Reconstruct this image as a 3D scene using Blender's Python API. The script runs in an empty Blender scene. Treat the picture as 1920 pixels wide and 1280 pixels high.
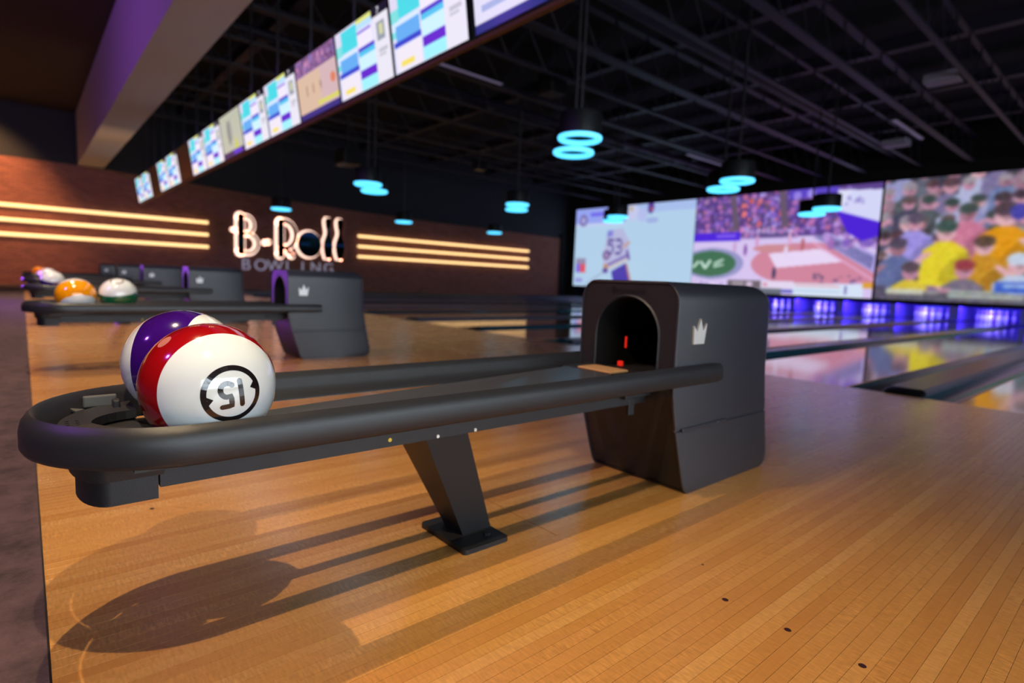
import bpy, bmesh, math, random
import numpy as np
from mathutils import Vector, Matrix
random.seed(7)
rng = np.random.default_rng(11)
SC = bpy.context.scene
COL = SC.collection

# ------------------------------------------------------------------ camera
CAM_H = 0.68
def solve_camera(v1, v2):
    c = np.array([960., 640.])
    a = np.array(v1) - c; b = np.array(v2) - c
    f = math.sqrt(-(a @ b))
    Y = np.array([a[0], a[1], f]); Y /= np.linalg.norm(Y)
    X = -np.array([b[0], b[1], f]); X /= np.linalg.norm(X)
    Z = np.cross(X, Y)
    if Z[1] > 0: Z = -Z
    return f, np.array([X, Y, Z])
FPX, RW = solve_camera((2198.58, 578.77), (41.15, 489.2))
cd = bpy.data.cameras.new('camera'); cam = bpy.data.objects.new('camera', cd); COL.objects.link(cam)
cd.sensor_width = 36.0; cd.lens = FPX / 1920 * 36.0
cd.clip_start = 0.02; cd.clip_end = 200
rt, dn, fw = Vector(RW[:, 0]), Vector(RW[:, 1]), Vector(RW[:, 2])
M = Matrix((( rt.x, -dn.x, -fw.x, 0), (rt.y, -dn.y, -fw.y, 0), (rt.z, -dn.z, -fw.z, CAM_H), (0, 0, 0, 1)))
cam.matrix_world = M
cd.dof.use_dof = True; cd.dof.focus_distance = 1.02; cd.dof.aperture_fstop = 2.4
SC.camera = cam

# ------------------------------------------------------------------ view, world
SC.view_settings.view_transform = 'Standard'; SC.view_settings.look = 'None'
SC.view_settings.gamma = 1.0; SC.view_settings.use_curve_mapping = False
SC.view_settings.exposure = 0.0
w = bpy.data.worlds.new('world'); SC.world = w; w.use_nodes = True
w.node_tree.nodes['Background'].inputs[0].default_value = (0.02, 0.022, 0.035, 1)
w.node_tree.nodes['Background'].inputs[1].default_value = 1.0

# ------------------------------------------------------------------ lights
PITCH = 3.413; RX = -1.19          # ball returns stand every PITCH along x, the first at RX
def s2l(c):
    c = np.asarray(c, float) / 255.0
    return np.where(c <= 0.04045, c / 12.92, ((c + 0.055) / 1.055) ** 2.4)
def C(r, g, b): 
    l = s2l((r, g, b)); return (float(l[0]), float(l[1]), float(l[2]), 1.0)
def light(name, kind, loc, energy, color, target=None, **kw):
    d = bpy.data.lights.new(name, kind); o = bpy.data.objects.new(name, d); COL.objects.link(o)
    o.location = loc; d.energy = energy; d.color = color[:3]
    for k, v in kw.items(): setattr(d, k, v)
    if target is not None:
        o.rotation_euler = (Vector(target) - Vector(loc)).to_track_quat('-Z', 'Y').to_euler()
    return o
WARM = (1.0, 0.75, 0.45)
for k in range(5):
    for dx in (0.90, -0.37):
        x = RX - PITCH * k + dx
        light('approach_downlight', 'SPOT', (x, -0.05, 2.35), 135, WARM, (x, 0.30, 0),
              spot_size=math.radians(96), spot_blend=0.75, shadow_soft_size=0.012)
# warm wall washer over the concourse end of the side wall
light('wall_washer', 'SPOT', (-19.6, -1.5, 4.6), 900, (1.0, 0.5, 0.2), (-22, -1.6, 2.6), spot_size=math.radians(95), spot_blend=0.5, shadow_soft_size=0.1)
light('soffit_fill', 'SPOT', (-15.5, 1.6, 1.2), 90, (1.0, 0.6, 0.3), (-18.0, 1.7, 3.7), spot_size=math.radians(120), spot_blend=0.8, shadow_soft_size=0.2)  # unseen warm fill, added to tint the soffit's far underside
# purple light over the concourse
light('purple_wash', 'AREA', (-3.2, -4.6, 4.6), 90, (0.42, 0.10, 1.0), (-5.0, 1.0, 0.4), shape='DISK', size=0.5)
light('purple_wash', 'SPOT', (-19.0, -3.2, 1.5), 2600, (0.36, 0.08, 1.0), (-8.9, 1.5, 0.45), spot_size=math.radians(19), spot_blend=0.35, shadow_soft_size=0.5)  # unseen spot added to turn the far hood fronts purple
light('purple_wash', 'AREA', (-9.0, -3.0, 4.4), 90, (0.42, 0.10, 1.0), (-12.0, 1.2, 4.0), shape='DISK', size=0.5)
# daylight through the tall windows on the side of the room behind the camera
light('window_daylight', 'AREA', (8.6, 1.2, 2.6), 60, (0.80, 0.90, 1.0), (-3, 1.2, 0.9), shape='RECTANGLE', size=11.0, size_y=3.0)

# ------------------------------------------------------------------ materials
MATS = {}
def pmat(name, col, rough=0.5, metal=0.0, spec=0.5, noise=0.0, nscale=40.0, bump=0.0, bscale=400.0, coat=0.0, emit=None, estr=0.0):
    if name in MATS: return MATS[name]
    m = bpy.data.materials.new(name); m.use_nodes = True; nt = m.node_tree; n = nt.nodes; L = nt.links
    p = n['Principled BSDF']
    p.inputs['Base Color'].default_value = col; p.inputs['Roughness'].default_value = rough
    p.inputs['Metallic'].default_value = metal; p.inputs['Specular IOR Level'].default_value = spec
    p.inputs['Coat Weight'].default_value = coat; p.inputs['Coat Roughness'].default_value = 0.03
    tc = n.new('ShaderNodeTexCoord')
    if noise > 0:
        nz = n.new('ShaderNodeTexNoise'); nz.inputs['Scale'].default_value = nscale; nz.inputs['Detail'].default_value = 4
        L.new(tc.outputs['Object'], nz.inputs['Vector'])
        mx = n.new('ShaderNodeMixRGB'); mx.blend_type = 'MULTIPLY'; mx.inputs[0].default_value = noise
        mx.inputs[1].default_value = col
        L.new(nz.outputs['Color'], mx.inputs[2]); L.new(mx.outputs[0], p.inputs['Base Color'])
    if bump > 0:
        nb = n.new('ShaderNodeTexNoise'); nb.inputs['Scale'].default_value = bscale; nb.inputs['Detail'].default_value = 2
        L.new(tc.outputs['Object'], nb.inputs['Vector'])
        bp = n.new('ShaderNodeBump'); bp.inputs['Strength'].default_value = bump; bp.inputs['Distance'].default_value = 0.002
        L.new(nb.outputs['Fac'], bp.inputs['Height']); L.new(bp.outputs[0], p.inputs['Normal'])
    if emit is not None:
        p.inputs['Emission Color'].default_value = emit; p.inputs['Emission Strength'].default_value = estr
    MATS[name] = m
    return m
def node_mat(name):
    m = bpy.data.materials.new(name); m.use_nodes = True
    MATS[name] = m
    return m, m.node_tree.nodes, m.node_tree.links, m.node_tree.nodes['Principled BSDF']
def math_node(n, L, op, a, b=None):
    q = n.new('ShaderNodeMath'); q.operation = op
    for i, v in enumerate((a, b)):
        if v is None: continue
        if isinstance(v, (int, float)): q.inputs[i].default_value = v
        else: L.new(v, q.inputs[i])
    return q.outputs[0]

PLANK_W = 0.0272
def wood_mat(name, ramp, rough, lines):
    m, n, L, p = node_mat(name)
    g = n.new('ShaderNodeNewGeometry'); sx = n.new('ShaderNodeSeparateXYZ'); L.new(g.outputs['Position'], sx.inputs[0])
    bid = math_node(n, L, 'FLOOR', math_node(n, L, 'DIVIDE', math_node(n, L, 'ADD', sx.outputs[0], 40.0), PLANK_W))
    wn = n.new('ShaderNodeTexWhiteNoise'); wn.noise_dimensions = '1D'; L.new(bid, wn.inputs['W'])
    # long tone patches along each strip
    cv = n.new('ShaderNodeCombineXYZ'); L.new(math_node(n, L, 'MULTIPLY', wn.outputs['Value'], 91.0), cv.inputs[0]); L.new(sx.outputs[1], cv.inputs[1])
    n1 = n.new('ShaderNodeTexNoise'); n1.inputs['Scale'].default_value = 1.9; n1.inputs['Detail'].default_value = 2
    L.new(cv.outputs[0], n1.inputs['Vector'])
    tone = math_node(n, L, 'ADD', math_node(n, L, 'MULTIPLY', wn.outputs['Value'], 0.40), math_node(n, L, 'MULTIPLY', n1.outputs['Fac'], 0.70))
    cr = n.new('ShaderNodeValToRGB'); e = cr.color_ramp.elements
    e[0].position = 0.15; e[0].color = ramp[0]; e[1].position = 0.95; e[1].color = ramp[2]
    k = e.new(0.55); k.color = ramp[1]
    L.new(tone, cr.inputs[0])
    # fine lengthwise grain and curly cross figure
    mp = n.new('ShaderNodeMapping'); mp.inputs['Scale'].default_value = (260, 9, 1); L.new(g.outputs['Position'], mp.inputs[0])
    n2 = n.new('ShaderNodeTexNoise'); n2.inputs['Scale'].default_value = 1.0; n2.inputs['Detail'].default_value = 3; L.new(mp.outputs[0], n2.inputs['Vector'])
    mp3 = n.new('ShaderNodeMapping'); mp3.inputs['Scale'].default_value = (45, 190, 1); mp3.inputs['Rotation'].default_value = (0, 0, 0.25); L.new(g.outputs['Position'], mp3.inputs[0])
    n3 = n.new('ShaderNodeTexNoise'); n3.inputs['Scale'].default_value = 1.0; n3.inputs['Detail'].default_value = 2; L.new(mp3.outputs[0], n3.inputs['Vector'])
    gr = math_node(n, L, 'ADD', math_node(n, L, 'MULTIPLY', n2.outputs['Fac'], 0.22), math_node(n, L, 'MULTIPLY', math_node(n, L, 'SUBTRACT', n3.outputs['Fac'], 0.5), math_node(n, L, 'MULTIPLY', math_node(n, L, 'POWER', n1.outputs['Fac'], 2.0), 2.6)))
    gr = math_node(n, L, 'ADD', gr, 0.88)
    mx = n.new('ShaderNodeMixRGB'); mx.blend_type = 'MULTIPLY'; mx.inputs[0].default_value = 1.0
    L.new(cr.outputs[0], mx.inputs[1]); L.new(gr, mx.inputs[2])
    out = mx.outputs[0]
    if lines:
        fr = math_node(n, L, 'FRACT', math_node(n, L, 'DIVIDE', math_node(n, L, 'ADD', sx.outputs[0], 40.0), PLANK_W))
        ln = math_node(n, L, 'LESS_THAN', fr, 0.04)
        m2 = n.new('ShaderNodeMixRGB'); L.new(ln, m2.inputs[0]); L.new(out, m2.inputs[1]); m2.inputs[2].default_value = C(74, 46, 24); out = m2.outputs[0]
    L.new(out, p.inputs['Base Color'])
    p.inputs['Roughness'].default_value = rough; p.inputs['Coat Weight'].default_value = 0.7; p.inputs['Coat Roughness'].default_value = min(rough, 0.2); p.inputs['Coat IOR'].default_value = 1.6
    nb = n.new('ShaderNodeTexNoise'); nb.inputs['Scale'].default_value = 3.0; L.new(g.outputs['Position'], nb.inputs['Vector'])
    mr = n.new('ShaderNodeMapRange'); mr.inputs[3].default_value = rough * 0.85; mr.inputs[4].default_value = rough * 1.2
    L.new(nb.outputs['Fac'], mr.inputs[0]); L.new(mr.outputs[0], p.inputs['Roughness'])
    return m
RAMP = (C(186, 126, 62), C(202, 145, 77), C(213, 161, 94))
M_PLANK = wood_mat('maple_plank', RAMP, 0.27, False)
M_APPR = wood_mat('maple_far', RAMP, 0.27, True)
M_LANE = wood_mat('lane_maple', (C(150, 110, 70), C(172, 130, 88), C(190, 150, 106)), 0.07, False)
M_BLACK = pmat('black_plastic', C(34, 34, 37), 0.42, bump=0.25, bscale=900)
M_RAIL = pmat('black_rail', C(38, 38, 42), 0.36, bump=0.15, bscale=1200)
M_HOOD = pmat('hood_plastic', C(44, 45, 54), 0.34, spec=0.65, bump=0.3, bscale=800)
M_PANEL = pmat('hood_front_plastic', C(34, 31, 32), 0.5, bump=0.3, bscale=700)  # same plastic as the hood, the warm light's brown put into its colour
M_METAL = pmat('dark_powder_metal', C(36, 36, 40), 0.45, metal=0.2, bump=0.3, bscale=900)
M_VOID = pmat('dark_interior', C(3, 3, 3), 0.8, noise=0.3)
M_CROWN = pmat('crown_silver', C(222, 224, 224), 0.35, metal=0.25, noise=0.05)
M_TRAYT = pmat('tray_grey', C(70, 74, 82), 0.2, noise=0.1)
M_CHROME = pmat('bright_screw', C(210, 208, 200), 0.3, metal=0.8, noise=0.1)
M_BRASS = pmat('brass_screw', C(190, 160, 60), 0.3, metal=0.6, noise=0.1)
M_GREYPL = pmat('grey_plastic', C(88, 88, 86), 0.4, noise=0.15)
M_RED = pmat('red_sensor', C(200, 20, 10), 0.4, noise=0.1, emit=(1, 0.03, 0.01, 1), estr=0.5)
M_LETTER = pmat('dark_lettering', C(12, 11, 12), 0.5, noise=0.1)
M_SCUFF = pmat('scuff', C(92, 90, 94), 0.6, noise=0.2)

# ------------------------------------------------------------------ mesh helpers
class MB:
    def __init__(s): s.v = []; s.f = []; s.mi = []
    def add(s, vs, fs, mi=0):
        o = len(s.v); s.v += [tuple(v) for v in vs]; s.f += [tuple(i + o for i in f) for f in fs]; s.mi += [mi] * len(fs); return s
    def box(s, x0, x1, y0, y1, z0, z1, mi=0):
        vs = [(x, y, z) for z in (z0, z1) for y in (y0, y1) for x in (x0, x1)]
        return s.add(vs, [(0, 2, 3, 1), (4, 5, 7, 6), (0, 1, 5, 4), (2, 6, 7, 3), (0, 4, 6, 2), (1, 3, 7, 5)], mi)
    def bbox(s, x0, x1, y0, y1, z0, z1, b, mi=0):          # chamfered box
        bm = bmesh.new(); bmesh.ops.create_cube(bm, size=1)
        for v in bm.verts: v.co = ((x0 + x1) / 2 + v.co.x * (x1 - x0), (y0 + y1) / 2 + v.co.y * (y1 - y0), (z0 + z1) / 2 + v.co.z * (z1 - z0))
        bmesh.ops.bevel(bm, geom=bm.edges[:], offset=b, segments=2, profile=0.5, affect='EDGES')
        bm.verts.index_update(); vs = [v.co[:] for v in bm.verts]; fs = [[v.index for v in f.verts] for f in bm.faces]; bm.free()
        return s.add(vs, fs, mi)
    def prism(s, poly, axis, a0, a1, mi=0):                  # polygon extruded along an axis; poly gives the two other coordinates in order
        n = len(poly)
        def P(u, v, a): return {'x': (a, u, v), 'y': (u, a, v), 'z': (u, v, a)}[axis]
        vs = [P(u, v, a0) for u, v in poly] + [P(u, v, a1) for u, v in poly]
        fs = [tuple(range(n))[::-1], tuple(range(n, 2 * n))] + [(i, (i + 1) % n, n + (i + 1) % n, n + i) for i in range(n)]
        return s.add(vs, fs, mi)
    def cyl(s, p0, p1, r0, r1=None, n=12, mi=0, caps=True):
        r1 = r0 if r1 is None else r1
        a, b = Vector(p0), Vector(p1); d = (b - a).normalized(); u = d.orthogonal().normalized(); t = d.cross(u)
        vs = [a + (u * math.cos(2 * math.pi * i / n) + t * math.sin(2 * math.pi * i / n)) * r0 for i in range(n)] + \
             [b + (u * math.cos(2 * math.pi * i / n) + t * math.sin(2 * math.pi * i / n)) * r1 for i in range(n)]
        fs = [(i, (i + 1) % n, n + (i + 1) % n, n + i) for i in range(n)]
        if caps: fs += [tuple(range(n))[::-1], tuple(range(n, 2 * n))]
        return s.add(vs, fs, mi)
    def lathe(s, prof, cx=0, cy=0, n=20, mi=0, mfun=None):
        o = len(s.v); m = len(prof)
        for r, z in prof:
            for i in range(n): s.v.append((cx + r * math.cos(2 * math.pi * i / n), cy + r * math.sin(2 * math.pi * i / n), z))
        for j in range(m - 1):
            for i in range(n):
                s.f.append((o + j * n + i, o + j * n + (i + 1) % n, o + (j + 1) * n + (i + 1) % n, o + (j + 1) * n + i)); s.mi.append(mi if mfun is None else mfun(j))
        return s
    def torus(s, c, R, r, n=40, m=10, mi=0):
        vs = []; fs = []
        for i in range(n):
            a = 2 * math.pi * i / n
            for j in range(m):
                b = 2 * math.pi * j / m; q = R + r * math.cos(b)
                vs.append((c[0] + q * math.cos(a), c[1] + q * math.sin(a), c[2] + r * math.sin(b)))
        for i in range(n):
            for j in range(m): fs.append((i * m + j, ((i + 1) % n) * m + j, ((i + 1) % n) * m + (j + 1) % m, i * m + (j + 1) % m))
        return s.add(vs, fs, mi)
    def build(s, name, mats, parent=None, smooth=False, loc=None):
        me = bpy.data.meshes.new(name); me.from_pydata(s.v, [], s.f); me.update()
        if not isinstance(mats, (list, tuple)): mats = [mats]
        for m in mats: me.materials.append(m)
        me.polygons.foreach_set('material_index', s.mi)
        bm = bmesh.new(); bm.from_mesh(me); bmesh.ops.recalc_face_normals(bm, faces=bm.faces[:]); bm.to_mesh(me); bm.free()
        if smooth:
            me.polygons.foreach_set('use_smooth', [True] * len(me.polygons))
            me.set_sharp_from_angle(angle=math.radians(smooth if isinstance(smooth, (int, float)) and smooth > 1 else 35))
        o = bpy.data.objects.new(name, me); COL.objects.link(o)
        if parent is not None: o.parent = parent
        if loc is not None: o.location = loc
        return o
def tag(o, label=None, cat=None, group=None, kind=None):
    if label: o['label'] = label
    if cat: o['category'] = cat
    if group: o['group'] = group
    if kind: o['kind'] = kind
    return o
def empty(name, loc=(0, 0, 0), label=None, cat=None, group=None, kind=None):
    o = bpy.data.objects.new(name, None); COL.objects.link(o); o.location = loc; o.empty_display_size = 0.1
    return tag(o, label, cat, group, kind)
def copy_tree(o, parent=None):
    c = o.copy(); COL.objects.link(c); c.parent = parent
    for ch in list(o.children): copy_tree(ch, c)
    return c
def struct(name, mb, mats, parent=None, smooth=False):
    o = mb.build(name, mats, parent, smooth); o['kind'] = 'structure'; return o
def text_mesh(txt, size, spacing=1.0):
    cu = bpy.data.curves.new('lettering', 'FONT'); cu.body = txt; cu.size = size; cu.align_x = 'CENTER'; cu.align_y = 'CENTER'; cu.space_character = spacing
    ob = bpy.data.objects.new('lettering_tmp', cu); COL.objects.link(ob)
    dg = bpy.context.evaluated_depsgraph_get(); ev = ob.evaluated_get(dg); me = ev.to_mesh()
    vs = [v.co[:] for v in me.vertices]; fs = [tuple(p.vertices) for p in me.polygons]
    ev.to_mesh_clear(); bpy.data.objects.remove(ob); bpy.data.curves.remove(cu)
    return vs, fs

# ================================================================== SETTING
XW = -22.0; YB = 22.75; ZC = 6.2; XR = 9.0; YF = -9.0; FOUL = 4.65
# approach floor: planks one by one near the camera, the same boards by material beyond
PX0, PX1 = -40.0 + PLANK_W * round((40 - 3.75) / PLANK_W), -40.0 + PLANK_W * round((40 + 0.75) / PLANK_W)
fl = MB().box(XW, PX0, 0.012, FOUL, -0.06, 0).box(PX1, XR, 0.012, FOUL, -0.06, 0).box(PX0, PX1, 0.012, FOUL, -0.06, -0.012)
floor = struct('floor', fl, M_APPR)
npl = round((PX1 - PX0) / PLANK_W)
def plank_mesh(y0, y1):
    b = MB(); h = PLANK_W / 2 - 0.0003; c = 0.00012
    vs = []
    for y in (y0, y1):
        vs += [(-h, y, -0.012), (-h, y, -c), (-h + c, y, 0), (h - c, y, 0), (h, y, -c), (h, y, -0.012)]
    b.add(vs, [(i, (i + 1) % 6, 6 + (i + 1) % 6, 6 + i) for i in range(6)] + [(5, 4, 3, 2, 1, 0), (6, 7, 8, 9, 10, 11)])
    o = b.build('plank', M_PLANK, floor); return o
first = {}
def place_plank(key, y0, y1, x):
    if key not in first:
        o = plank_mesh(y0, y1); first[key] = o
    else:
        o = first[key].copy(); COL.objects.link(o)
    o.parent = floor; o.location = (x, 0, 0)
SEAM_Y = 1.073
for i in range(npl):
    x = PX0 + (i + 0.5) * PLANK_W
    if -1.352 < x < -1.02:
        place_plank('a', 0.012, SEAM_Y - 0.0012, x); place_plank('b', SEAM_Y + 0.0012, FOUL, x)
    else:
        place_plank('c', 0.012, FOUL, x)
# approach dots let into the boards
M_DOT = pmat('dark_dot', C(58, 34, 36), 0.35, noise=0.15)
for (x, y, r) in ((-0.575, 1.152, 0.0068), (-0.439, 1.152, 0.0068), (-0.303, 1.152, 0.0068), (-0.692, 1.256, 0.003), (-1.817, 0.253, 0.006)):
    MB().cyl((0, 0, -0.004), (0, 0, 0.0004), r, n=20).build('approach_dot', M_DOT, floor, loc=(x, y, 0))

# carpet of the concourse
m, n, L, p = node_mat('carpet')
tc = n.new('ShaderNodeTexCoord'); nz = n.new('ShaderNodeTexNoise'); nz.inputs['Scale'].default_value = 9; nz.inputs['Detail'].default_value = 6; nz.inputs['Roughness'].default_value = 0.75
L.new(tc.outputs['Object'], nz.inputs['Vector'])
cr = n.new('ShaderNodeValToRGB'); cr.color_ramp.elements[0].position = 0.3; cr.color_ramp.elements[0].color = C(50, 36, 36); cr.color_ramp.elements[1].position = 0.75; cr.color_ramp.elements[1].color = C(108, 82, 84)
L.new(nz.outputs['Fac'], cr.inputs[0]); L.new(cr.outputs[0], p.inputs['Base Color']); p.inputs['Roughness'].default_value = 0.95
nb = n.new('ShaderNodeTexNoise'); nb.inputs['Scale'].default_value = 350; L.new(tc.outputs['Object'], nb.inputs['Vector'])
bp = n.new('ShaderNodeBump'); bp.inputs['Strength'].default_value = 0.8; bp.inputs['Distance'].default_value = 0.004; L.new(nb.outputs['Fac'], bp.inputs['Height']); L.new(bp.outputs[0], p.inputs['Normal'])
struct('floor_carpet', MB().box(XW, XR, YF, 0.0085, -0.06, 0.0015), m)
struct('trim_1', MB().box(XW, XR, 0.0085, 0.0118, -0.06, 0.001), pmat('edge_strip', C(30, 24, 22), 0.5, noise=0.2))

# walls and ceiling
m, n, L, p = node_mat('brick_cladding')
tc = n.new('ShaderNodeTexCoord'); mp = n.new('ShaderNodeMapping'); mp.inputs['Rotation'].default_value = (math.radians(90), 0, math.radians(90)); L.new(tc.outputs['Object'], mp.inputs[0])
sx = n.new('ShaderNodeSeparateXYZ'); L.new(tc.outputs['Object'], sx.inputs[0]); cb = n.new('ShaderNodeCombineXYZ'); L.new(sx.outputs[1], cb.inputs[0]); L.new(sx.outputs[2], cb.inputs[1])
bk = n.new('ShaderNodeTexBrick'); bk.inputs['Scale'].default_value = 1.0; bk.inputs['Brick Width'].default_value = 0.21; bk.inputs['Row Height'].default_value = 0.072; bk.inputs['Mortar Size'].default_value = 0.006
bk.inputs['Color1'].default_value = C(158, 98, 80); bk.inputs['Color2'].default_value = C(134, 82, 70); bk.inputs['Mortar'].default_value = C(96, 72, 64)
L.new(cb.outputs[0], bk.inputs['Vector']); L.new(bk.outputs['Color'], p.inputs['Base Color']); p.inputs['Roughness'].default_value = 0.85
M_BRICK = m
M_DARKWALL = pmat('dark_wall_tone', C(42, 43, 50), 0.8, noise=0.2, nscale=3)  # above the brick this dark tone stands for unlit wall
M_BLACKWALL = pmat('black_wall_paint', C(20, 18, 20), 0.85, noise=0.2, nscale=3)
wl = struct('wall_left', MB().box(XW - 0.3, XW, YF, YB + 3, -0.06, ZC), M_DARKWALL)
clad = [(YF, 0.0), (YF, 3.62), (1.45, 3.62), (4.1, 3.52), (6.8, 3.38), (10.2, 3.24), (14.5, 3.16), (20.2, 3.12), (YB - 0.6, 3.10), (YB - 0.6, 0.0)]  # top edge builds the light cut-off on the wall into the facing's shape
cl = MB().prism(clad, 'x', XW, XW + 0.05).build('lit_brick_facing', M_BRICK, wl)
M_RWALL = pmat('plain_wall_paint', C(92, 88, 90), 0.85, noise=0.15, nscale=2)
struct('wall_front', MB().box(XW - 0.3, XR + 0.3, YF - 0.3, YF, -0.06, ZC), M_DARKWALL)
struct('wall_right', MB().box(XR, XR + 0.3, YF, -4.8, -0.06, ZC).box(XR, XR + 0.3, 9.2, YB + 3, -0.06, ZC).box(XR, XR + 0.3, -4.8, 9.2, -0.06, 0.9).box(XR, XR + 0.3, -4.8, 9.2, 4.3, ZC), M_RWALL)
# the tall gridded window behind the camera, with daylight in its panes
M_PANE = pmat('daylit_pane', C(210, 225, 240), 0.1, noise=0.05, emit=(0.80, 0.92, 1.0, 1), estr=7.5)
M_FRAME = pmat('window_frame_paint', C(40, 40, 44), 0.5, noise=0.1)
win = empty('window_1', (XR + 0.1, 2.2, 0.9), kind='structure')
gw = MB()
for i in range(15): y = -7.0 + i; gw.box(-0.06, 0.06, y - 0.035, y + 0.035, 0, 3.4)
for j in range(5): z = 3.4 * j / 4; gw.box(-0.06, 0.06, -7.0, 7.0, z - 0.035 if j else 0, z + 0.035)
gw.build('window_frame', M_FRAME, win)
for i in range(14):
    for j in range(4):
        MB().box(-0.008, 0.008, -0.48, 0.48, -0.42, 0.42).build('pane', M_PANE, win, loc=(0, -6.5 + i, 3.4 * (j + 0.5) / 4))

# back wall: masking wall with the opening over the pin decks
wb = MB().box(XW, XR, YB, YB + 0.12, 4.66, ZC).box(XW, -21.28, YB, YB + 0.12, 0, 4.66).box(0.42, XR, YB, YB + 0.12, 0.47, 4.66).box(-21.28, 0.42, YB, YB + 0.12, 0.47, 0.60).box(-21.28, 0.42, YB + 0.06, YB + 0.12, 0.6, 4.66)
struct('wall_back', wb, M_BLACKWALL)
struct('wall_pit', MB().box(XW, XR, YB + 2.6, YB + 2.8, -0.1, ZC), M_BLACKWALL)
struct('trim_2', MB().box(XW + 0.0, XW + 0.16, YB - 0.6, YB - 0.02, 0, 3.3), M_BLACKWALL)
M_CEIL = pmat('black_ceiling', C(26, 24, 30), 0.9, noise=0.3, nscale=1.5)
ceil = struct('ceiling', MB().box(XW - 0.3, XR + 0.3, YF - 0.3, YB + 3, ZC, ZC + 0.2), M_CEIL)
M_JOIST = pmat('dark_steel_joist', C(36, 31, 50), 0.55, noise=0.4, nscale=6)
for x in (4.6, 1.5, -1.6, -3.05, -4.53, -5.85, -7.5, -8.9, -10.35, -11.9, -13.4, -15.85, -17.5, -19.4):
    b = MB(); z = 5.0; big = x in (-4.53, -7.5, -10.35, 1.5)
    hw = 0.085 if big else 0.05
    b.box(-hw, hw, 2.2, YB, -0.045, 0.0).box(-hw, hw, 2.2, YB, 0.68, 0.72)
    k = 0; y = 2.3
    while y < YB - 1.0:
        b.cyl((0, y, 0), (0, y + 0.5, 0.69), 0.014, n=5).cyl((0, y + 0.5, 0.69), (0, y + 1.0, 0), 0.014, n=5); y += 1.0
    b.build('joist', M_JOIST, ceil, loc=(x, 0, z))
for y in (4.2, 7.4, 10.6, 13.8, 17.0, 20.2):
    MB().box(XW, XR, -0.06, 0.06, 0, 0.26).box(XW, XR, -0.11, 0.11, -0.03, 0).build('girder', M_JOIST, ceil, loc=(0, y, 5.73))
for x in (-6.65, -12.6): MB().cyl((0, 2.2, 0), (0, YB, 0), 0.11, n=14).build('duct_pipe', M_JOIST, ceil, smooth=True, loc=(x, 0, 5.45))
# concourse soffit
M_SOFF = pmat('soffit_paint', C(176, 168, 166), 0.8, noise=0.08, nscale=2)
sf = struct('ceiling_soffit', MB().box(XW, XR, 1.38, 2.02, 3.62, ZC), M_SOFF)
struct('ceiling_concourse', MB().box(XW, XR, YF, 1.38, 5.15, 5.3), pmat('concourse_ceiling_paint', C(44, 30, 32), 0.85, noise=0.3, nscale=1))

# ------------------------------------------------------------------ lanes
lanes = empty('floor_lanes', (0, FOUL, 0), kind='structure')
M_GUT = pmat('gutter_plastic', C(30, 66, 80), 0.16, noise=0.2)
M_CAP = pmat('lane_cap_grey', C(84, 84, 98), 0.3, noise=0.25, nscale=2)
M_CAPEND = pmat('cap_black', C(16, 15, 16), 0.35, noise=0.2)
LEN = 18.45
def gutter_mesh():
    b = MB(); pts = [(-0.112 + 0.224 * i / 8, -0.075 * math.sin(math.pi * i / 8) - 0.008) for i in range(9)]
    for (x, z) in pts: b.v += [(x, 0, z), (x, LEN, z)]
    for i in range(8): b.f.append((2 * i, 2 * i + 2, 2 * i + 3, 2 * i + 1)); b.mi.append(0)
    b.box(-0.112, 0.112, -0.004, 0, -0.1, -0.001)
    return b
proto_lane = proto_gut = None
def capmesh(h, ht):
    b = MB(); pr = [(-h, -0.05), (-h, ht * 0.5), (-h + 0.02, ht), (h - 0.02, ht), (h, ht * 0.5), (h, -0.05)]
    b.prism(pr, 'y', 0.16, LEN); return b
def capend(h, ht):
    b = MB(); pr = [(-h, -0.05), (-h, ht * 0.5), (-h + 0.02, ht), (h - 0.02, ht), (h, ht * 0.5), (h, -0.05)]
    n = 6; vs = [(x, 0.16, z) for x, z in pr] + [(x * 0.96, 0.06, -0.05 + (z + 0.05) * 0.8) for x, z in pr] + [(x * 0.85, 0.0, -0.05 + (z + 0.05) * 0.55) for x, z in pr]
    fs = [(k * n + i, k * n + (i + 1) % n, (k + 1) * n + (i + 1) % n, (k + 1) * n + i) for k in range(2) for i in range(n)] + [tuple(range(2 * n, 3 * n))]
    return b.add(vs, fs)
pcache = {}
def lane_piece(key, mk, mat, x):
    if key not in pcache:
        o = mk().build(key, mat, lanes, smooth=40); pcache[key] = o
    else:
        o = pcache[key].copy(); COL.objects.link(o); o.parent = lanes
    o.location = (x, 0, 0); return o
LANE_X = []
for k in range(-1, 6):
    c = RX - PITCH * k
    for s in (-1, 1):
        lx = c + s * 0.8695; LANE_X.append(lx)
        lane_piece('lane', lambda: MB().box(-0.527, 0.527, 0, LEN + 1.6, -0.08, 0), M_LANE, lx)
        lane_piece('gutter', gutter_mesh, M_GUT, lx - s * 0.638); lane_piece('gutter', gutter_mesh, M_GUT, lx + s * 0.638)
    o = lane_piece('lane_divider', lambda: capmesh(0.122, 0.035), M_CAP, c)
    lane_piece('divider_end', lambda: capend(0.122, 0.035), M_CAPEND, c)
    lane_piece('slim_divider', lambda: capmesh(0.088, 0.03), M_GUT, c - 1.7065)
    lane_piece('slim_divider_end', lambda: capend(0.088, 0.03), M_CAPEND, c - 1.7065)
struct('floor_lane_bed', MB().box(XW, XR, FOUL, YB + 2.8, -0.2, -0.09).box(XW, RX - PITCH * 5.5 - 0.09, FOUL, YB + 2.6, -0.09, 0.02), M_BLACKWALL)

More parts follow.
